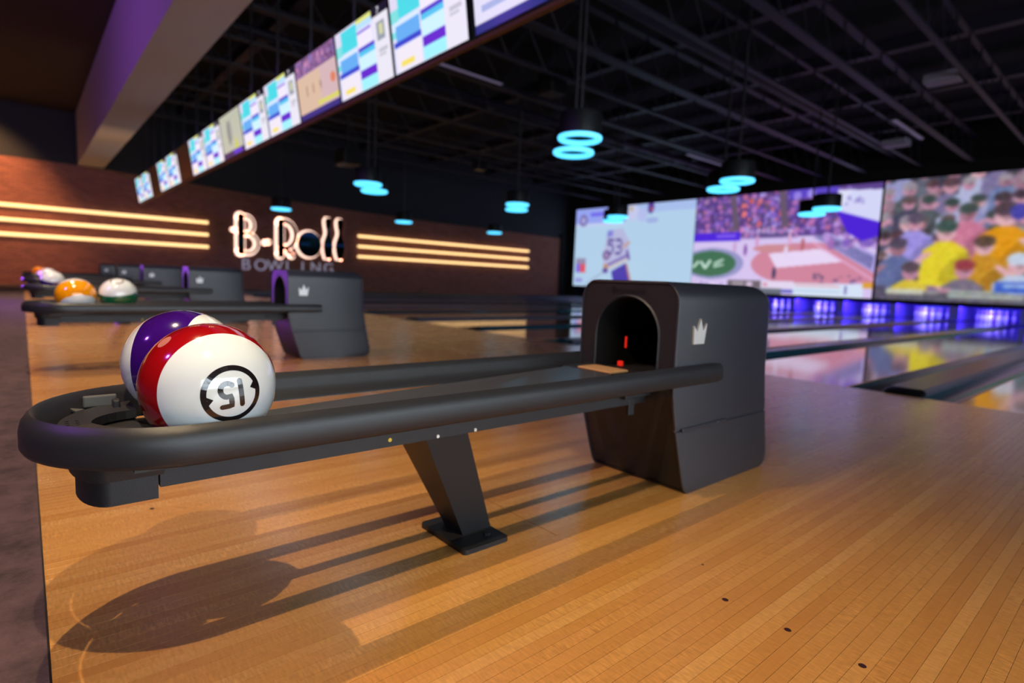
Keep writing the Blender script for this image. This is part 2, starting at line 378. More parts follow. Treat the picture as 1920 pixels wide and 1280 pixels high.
# pin decks: kickback panels, blue strip lamp, ten pins a lane
M_KICK = pmat('kickback_panel', C(150, 150, 200), 0.5, noise=0.2)
for k in range(-1, 6):
    c = RX - PITCH * k
    for x, h in ((c, 0.12), (c - 1.7065, 0.08)):
        struct('wall_kickback', MB().box(x - h, x + h, YB + 0.14, YB + 2.5, 0.0, 0.6), M_KICK)
M_CURT = pmat('pit_curtain', C(120, 120, 180), 0.8, noise=0.3, nscale=4)
struct('wall_pit_curtain', MB().box(XW, XR, YB + 2.1, YB + 2.15, 0.0, 0.7), M_CURT)
# blue lamp strip above the decks
strip = MB().box(-19.5, 3.0, 0, 0.05, 0, 0.03).build('pin_deck_lamp', pmat('blue_strip', C(60, 40, 255), 0.4, noise=0.05, emit=(0.08, 0.03, 1, 1), estr=240), None, loc=(0, YB + 0.2, 0.56))
tag(strip, 'long blue strip lamp fixed behind the masking above the pin decks', 'lamp')
M_PINW = pmat('pin_white', C(236, 232, 226), 0.25, noise=0.04); M_PINR = pmat('pin_red', C(200, 24, 30), 0.3, noise=0.04)
prof = [(0.0, 0), (0.0258, 0), (0.036, 0.06), (0.0575, 0.114), (0.0585, 0.15), (0.047, 0.20), (0.0285, 0.238), (0.0245, 0.252), (0.0232, 0.262), (0.0238, 0.278), (0.030, 0.315), (0.0323, 0.343), (0.029, 0.366), (0.016, 0.379), (0.0, 0.381)]
pin0 = MB().lathe(prof, n=14, mfun=lambda j: 1 if j in (7, 9) else 0).build('bowling_pin', [M_PINW, M_PINR], smooth=60)
tag(pin0, 'white bowling pin with red neck bands standing on the blue-lit deck', 'bowling pin', 'bowling pins on the decks')
cnt = 0
for lx in sorted(LANE_X, reverse=True):
    if not (-13.0 < lx < -1.5): continue
    light('pin_spot', 'SPOT', (lx, YB + 0.16, 0.50), 18.0, (0.45, 0.75, 1.0), (lx, YB + 0.75, 0.12), spot_size=math.radians(75), spot_blend=0.6, shadow_soft_size=0.03)
    for r in range(4):
        for q in range(r + 1):
            o = pin0 if cnt == 0 else pin0.copy()
            if cnt: COL.objects.link(o)
            o.location = (lx + (q - r / 2) * 0.3048, YB + 0.55 + r * 0.264, 0.0); cnt += 1
            o['label'] = 'white red-banded bowling pin on the ' + ('deck under the join of the basketball and fans screens' if abs(lx + 7.15) < 0.3 else '%s deck from the screen join, under the %s screen' % (('first', 'second', 'third')[min(2, int(round((abs(lx + 7.15) - 1.7) / 1.7)))], 'fans' if lx > -7 else 'basketball'))

# ================================================================== BALL RETURN
HF, HB = 1.53, 2.15; SENS = (-0.063, -0.082)
def yf(z):
    t = min(max((0.36 - z) / 0.36, 0), 1); y = HF + 0.108 * (t ** 1.25)
    if z < 0.025: y += 0.012 * ((0.025 - z) / 0.025) ** 2
    return y
def yb(z):
    t = min(max((0.40 - z) / 0.34, 0), 1); y = HB + 0.012 * min(1, (0.70 - z) / 0.3) + 0.066 * (t ** 1.2)
    if z > 0.63: y -= 0.07 - math.sqrt(max(0.0, 0.07 ** 2 - (z - 0.63) ** 2))
    if z < 0.045: y -= 0.045 - math.sqrt(max(0.0, 0.045 ** 2 - (0.045 - z) ** 2))
    return y
HW, HT = 0.202, 0.70
def outline():
    zs = [0.0, 0.006, 0.015, 0.025, 0.035, 0.05, 0.08, 0.12, 0.16, 0.20, 0.220, 0.2225, 0.2275, 0.230, 0.26, 0.30, 0.34, 0.38, 0.42, 0.5, 0.58]
    R = 0.066; pts = []
    for z in zs: pts.append((HW - (0.0045 if 0.222 < z < 0.228 else 0), z))
    for i in range(0, 13):
        a = math.pi / 2 * i / 12; pts.append((HW - R + R * math.cos(a), HT - R + R * math.sin(a)))
    pts2 = [(-x, z) for x, z in reversed(pts)]
    return pts + pts2
OUT = outline()
def ring(ins, fy, front):
    vs = []
    for x, z in OUT:
        cx, cz = 0.0, 0.34
        sx_ = math.copysign(1, x) if abs(x) > HW - 0.07 else x / HW
        xi = x - sx_ * ins; zi = min(max(z, ins), HT - ins) if z < 0.3 or z > 0.62 else z
        zi = min(zi, HT - ins) 
        vs.append((xi, fy(zi), zi))
    return vs
def make_return():
    root = empty('ball_return', (RX, 0, 0))
    # ---- rails: one bent profile from hood side round the end and back
    HR = 0.226; Y0 = -0.016
    prof = [(0.004, 0.374), (0.0, 0.381), (0.0, 0.408), (0.003, 0.421), (0.010, 0.432), (0.015, 0.4365), (0.0195, 0.433), (0.025, 0.420), (0.031, 0.402), (0.039, 0.384), (0.046, 0.376), (0.047, 0.372), (0.012, 0.372)]
    path = []
    for y in (1.79, 1.75, 1.2, 0.7, 0.35): path.append((HR, y, -1, 0))
    cy = Y0 + HR
    for i in range(0, 41):
        a = math.pi * i / 40; path.append((HR * math.cos(a), cy - HR * math.sin(a), -math.cos(a), math.sin(a)))
    for y in (0.35, 0.7, 1.2, 1.75, 1.79): path.append((-HR, y, 1, 0))
    b = MB(); n = len(prof)
    for j, (x, y, nx, ny) in enumerate(path):
        sc = 0.86 if j in (0, len(path) - 1) else 1.0
        for d, z in prof:
            zz = 0.405 + (z - 0.405) * sc; dd = 0.026 + (d - 0.026) * sc
            b.v.append((x + nx * dd, y + ny * dd, zz))
    for j in range(len(path) - 1):
        for i in range(n): b.f.append((j * n + i, j * n + (i + 1) % n, (j + 1) * n + (i + 1) % n, (j + 1) * n + i)); b.mi.append(0)
    b.f.append(tuple(range(n))); b.mi.append(0); b.f.append(tuple(range((len(path) - 1) * n, len(path) * n))); b.mi.append(0)
    b.build('rail', M_RAIL, root, smooth=50)
    # ---- centre beam and sloping ball tray on it
    MB().prism([(0.165, 0.306), (0.165, 0.352), (1.53, 0.40), (1.53, 0.306)], 'x', -0.098, 0.098).build('beam', M_METAL, root)
    tr = MB().prism([(0.150, 0.356), (0.150, 0.3625), (1.36, 0.4075), (1.36, 0.401)], 'x', -0.102, 0.102)
    tray = tr.build('ball_tray', M_TRAYT, root)
    MB().bbox(-0.07, 0.07, 1.38, 1.47, 0.404, 0.412, 0.003).build('wood_block', pmat('tan_block', C(196, 150, 100), 0.6, noise=0.3), tray)
    MB().bbox(-0.16, 0.16, 1.40, 1.535, 0.37, 0.403, 0.006).build('lift_ledge', M_BLACK, root)
    # ---- end cap inside the loop
    r = 0.176; yc = 0.155
    poly = [(r * math.cos(math.pi * i / 24), 0.21 - r * math.sin(math.pi * i / 24)) for i in range(25)]
    poly = [(x, y) for x, y in poly if y <= yc]
    xr = math.sqrt(r * r - (0.21 - yc) ** 2)
    notch = [(-0.075 * math.cos(math.pi * i / 14), yc - 0.075 * math.sin(math.pi * i / 14)) for i in range(15)]
    poly2 = [(xr, yc)] + poly + [(-xr, yc)] + notch
    cap = MB().prism(poly2, 'z', 0.392, 0.408).build('end_cap', M_BLACK, root)
    MB().prism([(xr, yc)] + poly + [(-xr, yc)], 'z', 0.366, 0.388).box(-0.172, 0.172, 0.12, 0.2, 0.360, 0.3685).build('end_bowl', M_BLACK, root)
    MB().bbox(-0.152, -0.142, 0.078, 0.132, 0.405, 0.428, 0.003).build('side_bracket', M_GREYPL, cap)
    MB().bbox(-0.135, -0.110, 0.122, 0.134, 0.405, 0.422, 0.003).build('side_bracket', M_BLACK, cap)
    lip = MB(); arc = []
    for i in range(9):
        a = math.radians(29 + 41 * i / 8); arc.append((0.168 * math.cos(a), 0.21 - 0.168 * math.sin(a)))
    arc_in = [(0.84 * x, 0.21 - (0.21 - y) * 0.84) for x, y in arc]
    lip.prism(arc + arc_in[::-1], 'z', 0.406, 0.419); lip.build('rim_strip', M_PANEL, cap)
    for (x, y) in ((-0.115, 0.062), (0.075, 0.052)):
        MB().prism([(x - 0.018, y - 0.006), (x + 0.018, y + 0.002), (x + 0.004, y + 0.016)], 'z', 0.407, 0.4105).build('arrow_pad', M_GREYPL, cap)
    vh = None
    for q in range(10):
        x = -0.03 + 0.016 * (q % 5) + (0.004 if q > 4 else 0); y = 0.048 + (0.014 if q > 4 else 0) - 0.1 * (x * x)
        o = MB().cyl((0, 0, 0.407), (0, 0, 0.4092), 0.0026, n=8).build('vent_hole', M_VOID, cap) if vh is None else vh.copy()
        if vh is not None: COL.objects.link(o); o.parent = cap
        vh = vh or o; o.location = (x, y, 0)
    # ---- bracket and rounded box under the end
    br = [(0.125, 0.175), (0.125, 0.09)] + [(0.125 * math.cos(math.pi * i / 16), 0.09 - 0.05 * math.sin(math.pi * i / 16)) for i in range(1, 16)] + [(-0.125, 0.09), (-0.125, 0.175)]
    bb = MB().prism(br, 'z', 0.334, 0.374); 
    for i, v in enumerate(bb.v):
        if v[2] < 0.35: bb.v[i] = (v[0] * 0.93, 0.1 + (v[1] - 0.1) * 0.9, v[2])
    bb.build('end_bracket', M_BLACK, root, smooth=30)
    bx = [(0.1, 0.162), (0.1, 0.097)] + [(0.1 * math.cos(math.pi * i / 16), 0.097 - 0.042 * math.sin(math.pi * i / 16)) for i in range(1, 16)] + [(-0.1, 0.097), (-0.1, 0.162)]
    MB().prism(bx, 'z', 0.288, 0.336).build('end_box', M_METAL, root, smooth=30)
    # ---- leaning leg with its floor plate and screws
    leg = MB()
    t = [(-0.075, 0.70), (0.085, 0.70), (0.085, 0.822), (-0.075, 0.822)]; q = [(-0.045, 0.852), (0.04, 0.852), (0.04, 0.945), (-0.045, 0.945)]
    leg.add([(x, y, 0.307) for x, y in t] + [(x, y, 0.012) for x, y in q], [(0, 1, 2, 3), (7, 6, 5, 4), (0, 4, 5, 1), (1, 5, 6, 2), (2, 6, 7, 3), (3, 7, 4, 0)])
    lg = leg.build('leg', M_METAL, root)
    pl = []
    for (cx, cy2, a0) in ((0.105, 0.935, 0), (-0.08, 0.935, 90), (-0.08, 0.815, 180), (0.105, 0.815, 270)):
        for i in range(5): a = math.radians(a0 + 90 * i / 4); pl.append((cx + 0.012 * math.cos(a), cy2 + 0.012 * math.sin(a)))
    MB().prism(pl, 'z', 0.0, 0.0125).build('foot_plate', M_METAL, lg)
    MB().cyl((0.075, 0.905, 0.012), (0.075, 0.905, 0.0185), 0.009, n=6).build('anchor_bolt', M_METAL, lg)
    for (y, m_) in ((0.725, M_CHROME), (0.835, M_CHROME)): MB().cyl((0.098, y, 0.3115), (0.1015, y, 0.3115), 0.0042, n=10).build('screw', m_, root)
    MB().cyl((0.097, 0.60, 0.322), (0.1005, 0.60, 0.322), 0.0045, n=10).build('brass_screw', M_BRASS, root)
    # ---- hood
    hb = MB(); rings = [ring(0.009, lambda z: yf(z) + 0.010, True), ring(0.009, lambda z: yf(z) + 0.002, True), ring(0.005, lambda z: yf(z), True), ring(0.0015, lambda z: yf(z) + 0.002, True), ring(0.0, lambda z: yf(z) + 0.008, True),
             ring(0.0, lambda z: yf(z) * 0.5 + yb(z) * 0.5, False), ring(0.0, lambda z: yb(z) - 0.03, False), ring(0.006, lambda z: yb(z) - 0.012, False), ring(0.022, lambda z: yb(z) - 0.001, False), ring(0.035, lambda z: yb(z), False)]
    nn = len(OUT)
    for rg in rings: hb.v += rg
    for j in range(len(rings) - 1):
        for i in range(nn): hb.f.append((j * nn + i, j * nn + (i + 1) % nn, (j + 1) * nn + (i + 1) % nn, (j + 1) * nn + i)); hb.mi.append(0)
    o = (len(rings) - 1) * nn; half = nn // 2
    for i in range(half - 1): hb.f.append((o + i, o + i + 1, o + nn - 2 - i, o + nn - 1 - i)); hb.mi.append(0)
    hood = hb.build('hood', M_HOOD, root, smooth=40)
    # front panel with the arched ball opening
    IN = ring(0.008, lambda z: 0, True)
    bm = bmesh.new(); zsplit = 0.38
    right = [(x, z) for x, _, z in IN[:nn // 2] if z >= zsplit - 1e-6]; loop = right + [(-x, z) for x, z in reversed(right)]
    arch = [(0.127, 0.392)] + [(0.127 * math.cos(math.pi * i / 24), 0.517 + 0.127 * math.sin(math.pi * i / 24)) for i in range(25)] + [(-0.127, 0.392)]
    for lp in (loop, arch):
        vs = [bm.verts.new((x, yf(z) + 0.006, z)) for x, z in lp]
        for i in range(len(vs)): bm.edges.new((vs[i], vs[(i + 1) % len(vs)]))
    bmesh.ops.triangle_fill(bm, use_beauty=True, use_dissolve=False, edges=bm.edges[:])
    bm.verts.index_update()
    fp = MB(); fp.add([v.co[:] for v in bm.verts], [[v.index for v in f.verts] for f in bm.faces]); bm.free()
    low = [(x, z) for x, _, z in IN[:nn // 2] if z <= zsplit + 1e-6]
    for i in range(len(low) - 1):
        (x0, z0), (x1, z1) = low[i], low[i + 1]
        fp.add([(-x0, yf(z0) + 0.006, z0), (x0, yf(z0) + 0.006, z0), (x1, yf(z1) + 0.006, z1), (-x1, yf(z1) + 0.006, z1)], [(0, 1, 2, 3)])
    fp.build('front_panel', M_PANEL, hood)
    tn = MB(); na = len(arch)
    for y in (HF + 0.006, HF + 0.45): tn.v += [(x, y, z) for x, z in arch]
    for i in range(na): tn.f.append((i, (i + 1) % na, na + (i + 1) % na, na + i)); tn.mi.append(0)
    tn.f.append(tuple(range(na, 2 * na))); tn.mi.append(0)
    tn.build('ball_opening', M_VOID, hood, smooth=40)
    ar = MB(); n2 = len(arch)
    for (d, y) in ((0.0, HF + 0.006), (0.004, HF + 0.002), (0.009, HF + 0.006)):
        for x, z in arch: 
            l = math.hypot(x, max(z - 0.517, 0)) or 1; ar.v.append((x + (x / l) * d, y, z + (max(z - 0.517, 0) / l) * d))
    for j in range(2):
        for i in range(n2 - 1): ar.f.append((j * n2 + i, j * n2 + i + 1, (j + 1) * n2 + i + 1, (j + 1) * n2 + i)); ar.mi.append(0)
    ar.build('opening_trim', M_HOOD, hood, smooth=60)
    MB().box(-0.003, 0.003, HF + 0.088, HF + 0.092, 0.462, 0.502).build('sensor_light', M_RED, hood, loc=(SENS[0], 0, 0))
    MB().bbox(-0.010, 0.010, HF + 0.084, HF + 0.096, 0.394, 0.412, 0.003).build('sensor_light', M_RED, hood, loc=(SENS[1], 0, 0))
    # crown emblem on each flank
    cp = [(-0.036, -0.036), (0.026, -0.036), (0.036, 0.030), (0.016, 0.006), (-0.002, 0.046), (-0.018, 0.004), (-0.040, 0.024)]
    for s in (1, -1):
        MB().prism([(1.652 + u, 0.540 + v) for u, v in cp], 'x', s * (HW - 0.002), s * (HW + 0.006)).build('crown_emblem', M_CROWN, hood)
    # lip bar and scuff on the lower flank
    MB().bbox(HW - 0.004, HW + 0.007, 1.590, 1.80, 0.218, 0.231, 0.003).bbox(HW - 0.004, HW + 0.010, 1.80, 1.86, 0.221, 0.232, 0.004).build('panel_lip', M_HOOD, hood)
    sc_ = MB()
    arc = [(2.10 - 0.19 * math.sin(a) ** 1.2 * 0.9, 0.055 + 0.16 * math.cos(a)) for a in [math.radians(8 + 62 * i / 10) for i in range(11)]]
    for i, (y, z) in enumerate(arc): sc_.v += [(HW + 0.0006, y, z), (HW + 0.0006, y + 0.004, z + 0.001)]
    for i in range(10): sc_.f.append((2 * i, 2 * i + 1, 2 * i + 3, 2 * i + 2)); sc_.mi.append(0)
    sc_.build('scuff_mark', M_SCUFF, hood)
    vs, fs = text_mesh('Brunswick', 0.034)
    tx = MB(); tx.add([(x, yf(0.67) + 0.0052, 0.664 + y) for x, y, z in vs], fs); tx.build('lettering', M_LETTER, hood)
    # small latch under the near rail at the hood
    MB().bbox(0.085, 0.10, 1.445, 1.475, 0.27, 0.33, 0.003).bbox(0.07, 0.12, 1.40, 1.53, 0.33, 0.345, 0.003).build('bracket', M_METAL, root)
    return root
ret0 = make_return()
RLAB = ['black ball return carrying the red striped ball number 15 and a purple ball', 'black ball return holding a yellow striped ball and a green and white ball',
        'black ball return holding one purple and white ball, beyond the yellow and green balls', 'black ball return holding one white ball, between two others in the far row',
        'black ball return holding an orange and white ball far along the row', 'black ball return with an empty rack, closest to the brick wall']
for k in range(6):
    r_ = ret0 if k == 0 else copy_tree(ret0)
    r_.location = (RX - PITCH * k, 0, 0); tag(r_, RLAB[k], 'ball return', 'ball returns along the approach')

# ================================================================== BALLS
BR = 0.10795
def ball_mat(name, band, white, axis, cosb, two=True):
    m, n, L, p = node_mat(name)
    tc = n.new('ShaderNodeTexCoord'); vm = n.new('ShaderNodeVectorMath'); vm.operation = 'NORMALIZE'; L.new(tc.outputs['Object'], vm.inputs[0])
    dt = n.new('ShaderNodeVectorMath'); dt.operation = 'DOT_PRODUCT'; L.new(vm.outputs[0], dt.inputs[0]); dt.inputs[1].default_value = axis
    val = math_node(n, L, 'ABSOLUTE', dt.outputs['Value']) if two else dt.outputs['Value']
    st = math_node(n, L, 'GREATER_THAN', val, cosb)
    mx = n.new('ShaderNodeMixRGB'); L.new(st, mx.inputs[0]); mx.inputs[1].default_value = band; mx.inputs[2].default_value = white
    L.new(mx.outputs[0], p.inputs['Base Color']); p.inputs['Roughness'].default_value = 0.12
    p.inputs['Coat Weight'].default_value = 1.0; p.inputs['Coat Roughness'].default_value = 0.02
    return m
M_DECAL = pmat('ball_black_print', C(28, 22, 24), 0.12, coat=1.0, noise=0.05)
M_GOLD = pmat('ball_gold_print', C(226, 196, 140), 0.2, coat=1.0, noise=0.05)
M_HOLE = pmat('finger_hole', C(60, 10, 10), 0.6, noise=0.2)
def sphere(name, mat, loc, seg=64):
    bm = bmesh.new(); bmesh.ops.create_uvsphere(bm, u_segments=seg, v_segments=seg // 2, radius=BR)
    me = bpy.data.meshes.new(name); bm.to_mesh(me); bm.free(); me.materials.append(mat); me.polygons.foreach_set('use_smooth', [True] * len(me.polygons))
    o = bpy.data.objects.new(name, me); COL.objects.link(o); o.location = loc; return o
def decal(name, polys, nrm, up, mat, parent, lift=0.00025):
    # polys: lists of quads in angular plane coordinates (metres along the surface)
    n_ = Vector(nrm).normalized(); u_ = Vector(up); u_ = (u_ - n_ * u_.dot(n_)).normalized(); r_ = u_.cross(n_)
    b = MB()
    for poly in polys:
        vs = []
        for (x, y) in poly:
            d = math.hypot(x, y); a = d / BR
            t = (r_ * x + u_ * y) / d if d > 1e-9 else Vector((0, 0, 0))
            vs.append((n_ * math.cos(a) + t * math.sin(a)) * (BR + lift))
        b.add(vs, [tuple(range(len(vs)))])
    o = b.build(name, mat, parent); o.data.polygons.foreach_set('use_smooth', [True] * len(o.data.polygons)); return o
def ribbon(pts, w):
    out = []; n = len(pts)
    def nrm(i):
        a = pts[max(i - 1, 0)]; c = pts[min(i + 1, n - 1)]; dx, dy = c[0] - a[0], c[1] - a[1]; l = math.hypot(dx, dy); return (-dy / l, dx / l)
    for i in range(n - 1):
        n0, n1 = nrm(i), nrm(i + 1); p, q = pts[i], pts[i + 1]
        out.append([(p[0] - n0[0] * w, p[1] - n0[1] * w), (q[0] - n1[0] * w, q[1] - n1[1] * w), (q[0] + n1[0] * w, q[1] + n1[1] * w), (p[0] + n0[0] * w, p[1] + n0[1] * w)])
    for (c, k) in ((pts[0], nrm(0)), (pts[-1], nrm(n - 1))):
        out.append([(c[0] + w * math.cos(2 * math.pi * i / 14), c[1] + w * math.sin(2 * math.pi * i / 14)) for i in range(14)])
    return out
def seg_line(a, b, n=6): return [(a[0] + (b[0] - a[0]) * i / n, a[1] + (b[1] - a[1]) * i / n) for i in range(n + 1)]
WHITE = C(220, 226, 228)
POLE = (0.995, 0.094, 0.012); UP15 = (0.002, 0.112, -0.994)
b15 = sphere('bowling_ball', ball_mat('red_striped_ball', C(150, 8, 14), WHITE, POLE, math.cos(math.radians(61))), (-1.0855, 0.242, 0.478), 96)
tag(b15, 'red and white striped bowling ball with the number 15 in a black ring', 'bowling ball', 'bowling balls')
ro, ri = math.radians(25.4) * BR, math.radians(20.6) * BR
ringq = [[(q * math.cos(a), q * math.sin(a)) for q, a in ((ri, a0), (ro, a0), (ro, a1), (ri, a1))] for a0, a1 in [(2 * math.pi * i / 72, 2 * math.pi * (i + 1) / 72) for i in range(72)]]
for a in (math.radians(8), math.radians(190)):
    ringq.append([(q * math.cos(a + d), q * math.sin(a + d)) for q, d in ((ri + 0.001, -0.2), (ri + 0.001, 0.2), (ri - 0.009, 0.0))])
decal('number_ring', ringq, POLE, UP15, M_DECAL, b15)
S15 = 0.021
one = ribbon(seg_line((-0.0135, -S15 * 0.95), (-0.0135, S15 * 0.95)), 0.0042)
five = [(0.0185, S15 * 0.9), (0.004, S15 * 0.9), (0.0025, S15 * 0.15)]
pts5 = seg_line((0.0175, S15 * 0.9), (0.003, S15 * 0.9), 4) + seg_line((0.003, S15 * 0.9), (0.003, S15 * 0.1), 4)[1:]
for i in range(1, 15):
    a = math.radians(95 - 235 * i / 14); pts5.append((0.0075 + 0.0105 * math.cos(a), -S15 * 0.38 + 0.0112 * math.sin(a)))
decal('number_print', one + ribbon(pts5, 0.0042), POLE, UP15, M_DECAL, b15)
def disc_decal(name, nrm, r, mat, parent):
    q = []
    for k in range(4):
        for i in range(20):
            a0, a1 = 2 * math.pi * i / 20, 2 * math.pi * (i + 1) / 20; q.append([(r * (k + d) / 4 * math.cos(a), r * (k + d) / 4 * math.sin(a)) for d, a in ((0.02 if k == 0 else 0, a0), (1, a0), (1, a1), (0.02 if k == 0 else 0, a1))])
    decal(name, q, nrm, (0, 0.3, 1), mat, parent, 0.0002)
disc_decal('finger_hole', (0.153, -0.651, 0.744), 0.0125, pmat('finger_hole_red', C(190, 112, 100), 0.5, noise=0.3), b15)
for txt, nr in (('SSO', (0.10, -0.22, 0.97)), ('XI', (0.25, -0.02, 0.967))):
    vs, fs = text_mesh(txt, 0.009); decal('small_print', [[(vs[i][0], vs[i][1]) for i in f] for f in fs], nr, (0.9, -0.3, -0.3), M_GOLD, b15)
AX2 = Vector((-0.15, 0.56, 0.36)).normalized()
def add_ball(mat, loc, label, seg=48):
    o = sphere('bowling_ball', mat, loc, seg); tag(o, label, 'bowling ball', 'bowling balls'); return o
bp_ = add_ball(ball_mat('purple_striped_ball', C(52, 10, 108), WHITE, (0.625, 0.778, 0.065), 0.42), (-1.3022, 0.243, 0.4865), 'purple and white striped bowling ball behind the ball numbered 15', 96)
x1 = RX - PITCH
add_ball(ball_mat('yellow_striped_ball', C(236, 150, 8), WHITE, (0.55, 0.12, -0.80), 0.50), (x1 + 0.10, 0.250, 0.478), 'yellow and white striped bowling ball beside the green one')
bg = add_ball(ball_mat('green_ball', C(8, 92, 56), WHITE, (0.25, -0.12, 0.96), 0.22, False), (x1 + 0.10, 0.472, 0.486), 'green bowling ball with a white top, beside the yellow striped ball')
decal('number_ring', [[(q * math.cos(a), q * math.sin(a)) for q, a in ((0.030, a0), (0.038, a0), (0.038, a1), (0.030, a1))] for a0, a1 in [(2 * math.pi * i / 40, 2 * math.pi * (i + 1) / 40) for i in range(40)]], (0.45, -0.10, 0.88), (0, 0, 1), pmat('ball_brown_print', C(110, 90, 70), 0.2, noise=0.1), bg)
add_ball(ball_mat('violet_ball', C(50, 16, 120), WHITE, (0.25, 0.1, 0.95), 0.15, False), (x1 - PITCH + 0.10, 0.246, 0.478), 'purple bowling ball with a white upper half on a far rack', 32)
add_ball(ball_mat('cream_ball', C(150, 140, 150), WHITE, (0.3, 0.2, 0.9), 0.1, False), (x1 - 2 * PITCH + 0.10, 0.30, 0.478), 'white and grey bowling ball on a far rack', 32)
add_ball(ball_mat('orange_ball', C(226, 120, 10), WHITE, (0.3, 0.5, -0.8), 0.2, False), (x1 - 3 * PITCH + 0.10, 0.246, 0.478), 'orange and white bowling ball on the farthest loaded rack', 32)

# ================================================================== SCREENS
DIG = {'0': '01110100011001110101110011000101110', '1': '00100011000010000100001000010001110', '2': '01110100010000100110010001000011111', '3': '11110000010000101110000010000111110',
       '4': '00010001100101010010111110001000010', '5': '11111100001111000001000011000101110', '6': '01110100001111010001100011000101110', '7': '11111000010001000100010000100001000', '8': '01110100011000101110100011000101110', '9': '01110100011000101111000010000101110'}
class Canvas:
    def __init__(s, w, h, col):
        s.w, s.h = w, h; s.a = np.zeros((h, w, 3)) + np.array(col, float)
        s.U, s.V = np.meshgrid((np.arange(w) + 0.5) / w, (np.arange(h) + 0.5) / h)
    def put(s, mask, col, al=1.0): s.a[mask] = s.a[mask] * (1 - al) + np.array(col, float) * al
    def rect(s, u0, v0, u1, v1, col, al=1.0): s.put((s.U >= u0) & (s.U <= u1) & (s.V >= v0) & (s.V <= v1), col, al)
    def ell(s, u, v, ru, rv, col, al=1.0, rot=0.0):
        du, dv = s.U - u, s.V - v; c, k = math.cos(rot), math.sin(rot)
        s.put(((du * c + dv * k) / ru) ** 2 + ((-du * k + dv * c) / rv) ** 2 <= 1, col, al)
    def poly(s, pts, col, al=1.0):
        ins = np.zeros((s.h, s.w), bool); n = len(pts)
        for i in range(n):
            (x0, y0), (x1, y1) = pts[i], pts[(i + 1) % n]
            if y0 == y1: continue
            cr = ((s.V >= min(y0, y1)) & (s.V < max(y0, y1))) & (s.U < x0 + (s.V - y0) * (x1 - x0) / (y1 - y0)); ins ^= cr
        s.put(ins, col, al)
    def line(s, a, b, w, col, al=1.0):
        ax, ay = a; bx, by = b; dx, dy = bx - ax, by - ay; l2 = dx * dx + dy * dy
        t = np.clip(((s.U - ax) * dx + (s.V - ay) * dy) / l2, 0, 1); s.put(np.hypot(s.U - ax - t * dx, s.V - ay - t * dy) <= w, col, al)
    def text(s, txt, u, v, h, col, asp=0.5):
        cw = h * asp * s.h / s.w
        for ch in txt:
            for i, bit in enumerate(DIG[ch]):
                if bit == '1':
                    x, y = i % 5, i // 5; s.rect(u + cw * x / 6, v + h * y / 7, u + cw * (x + 1) / 6, v + h * (y + 1) / 7, col)
            u += cw * 1.12
    def blur(s, n=1):
        for _ in range(n):
            p = np.pad(s.a, ((1, 1), (1, 1), (0, 0)), mode='edge'); s.a = (p[:-2, 1:-1] + p[2:, 1:-1] + p[1:-1, :-2] + p[1:-1, 2:] + 2 * p[1:-1, 1:-1]) / 6
    def crowd(s, box, n, pal, r=(0.01, 0.03)):
        for _ in range(n):
            u = rng.uniform(box[0], box[2]); v = rng.uniform(box[1], box[3]); q = rng.uniform(*r); s.ell(u, v, q, q * rng.uniform(1.2, 2.2), pal[rng.integers(len(pal))], rng.uniform(0.5, 1.0))
def emit_attr_mat(name, strength):
    m, n, L, p = node_mat(name)
    at = n.new('ShaderNodeAttribute'); at.attribute_name = 'picture'
    p.inputs['Base Color'].default_value = (0.01, 0.01, 0.012, 1); p.inputs['Roughness'].default_value = 0.25
    L.new(at.outputs['Color'], p.inputs['Emission Color']); p.inputs['Emission Strength'].default_value = strength
    return m
def picture_mesh(cv, W, H):
    w, h = cv.w, cv.h; xs = np.linspace(-W / 2, W / 2, w); zs = np.linspace(H, 0, h)
    X, Z = np.meshgrid(xs, zs); co = np.stack([X, np.zeros_like(X), Z], -1).reshape(-1, 3)
    idx = np.arange(w * h).reshape(h, w)
    f = np.stack([idx[:-1, :-1], idx[1:, :-1], idx[1:, 1:], idx[:-1, 1:]], -1).reshape(-1, 4)
    me = bpy.data.meshes.new('picture'); me.from_pydata(co.tolist(), [], f.tolist()); me.update()
    at = me.color_attributes.new('picture', 'FLOAT_COLOR', 'POINT')
    col = np.ones((w * h, 4)); col[:, :3] = s2l(cv.a.reshape(-1, 3)); at.data.foreach_set('color', col.ravel().astype(np.float32))
    return me
M_SCR = emit_attr_mat('big_screen_picture', 1.0); M_MON = emit_attr_mat('monitor_picture', 1.25)
M_BEZ = pmat('screen_bezel', C(14, 14, 16), 0.35, noise=0.1)
SW, SH = 7.21, 4.05
# hockey
c1 = Canvas(240, 135, (178, 208, 234))
c1.rect(0, 0, 1, 0.10, (168, 190, 236)); c1.poly([(0, 0), (0.46, 0), (0.44, 0.2), (0, 0.2)], (150, 164, 240)); c1.rect(0, 0.19, 0.45, 0.23, (196, 206, 240))
c1.rect(0.14, 0.06, 0.3, 0.1, (110, 100, 232)); c1.ell(0.075, 0.15, 0.04, 0.075, (120, 110, 170)); c1.ell(0.075, 0.15, 0.022, 0.04, (168, 168, 220))
for (u, v, a, b, col) in ((0.40, 0.06, 0.04, 0.06, (190, 196, 240)), (0.52, 0.09, 0.05, 0.10, (196, 200, 236)), (0.505, 0.05, 0.012, 0.03, (190, 170, 120)), (0.60, 0.13, 0.04, 0.08, (180, 190, 236)), (0.665, 0.05, 0.025, 0.07, (84, 56, 150)), (0.67, 0.07, 0.012, 0.03, (170, 90, 110)), (0.45, 0.14, 0.015, 0.05, (120, 110, 190)), (0.68, 0.2, 0.05, 0.03, (160, 174, 226))): c1.ell(u, v, a, b, col)
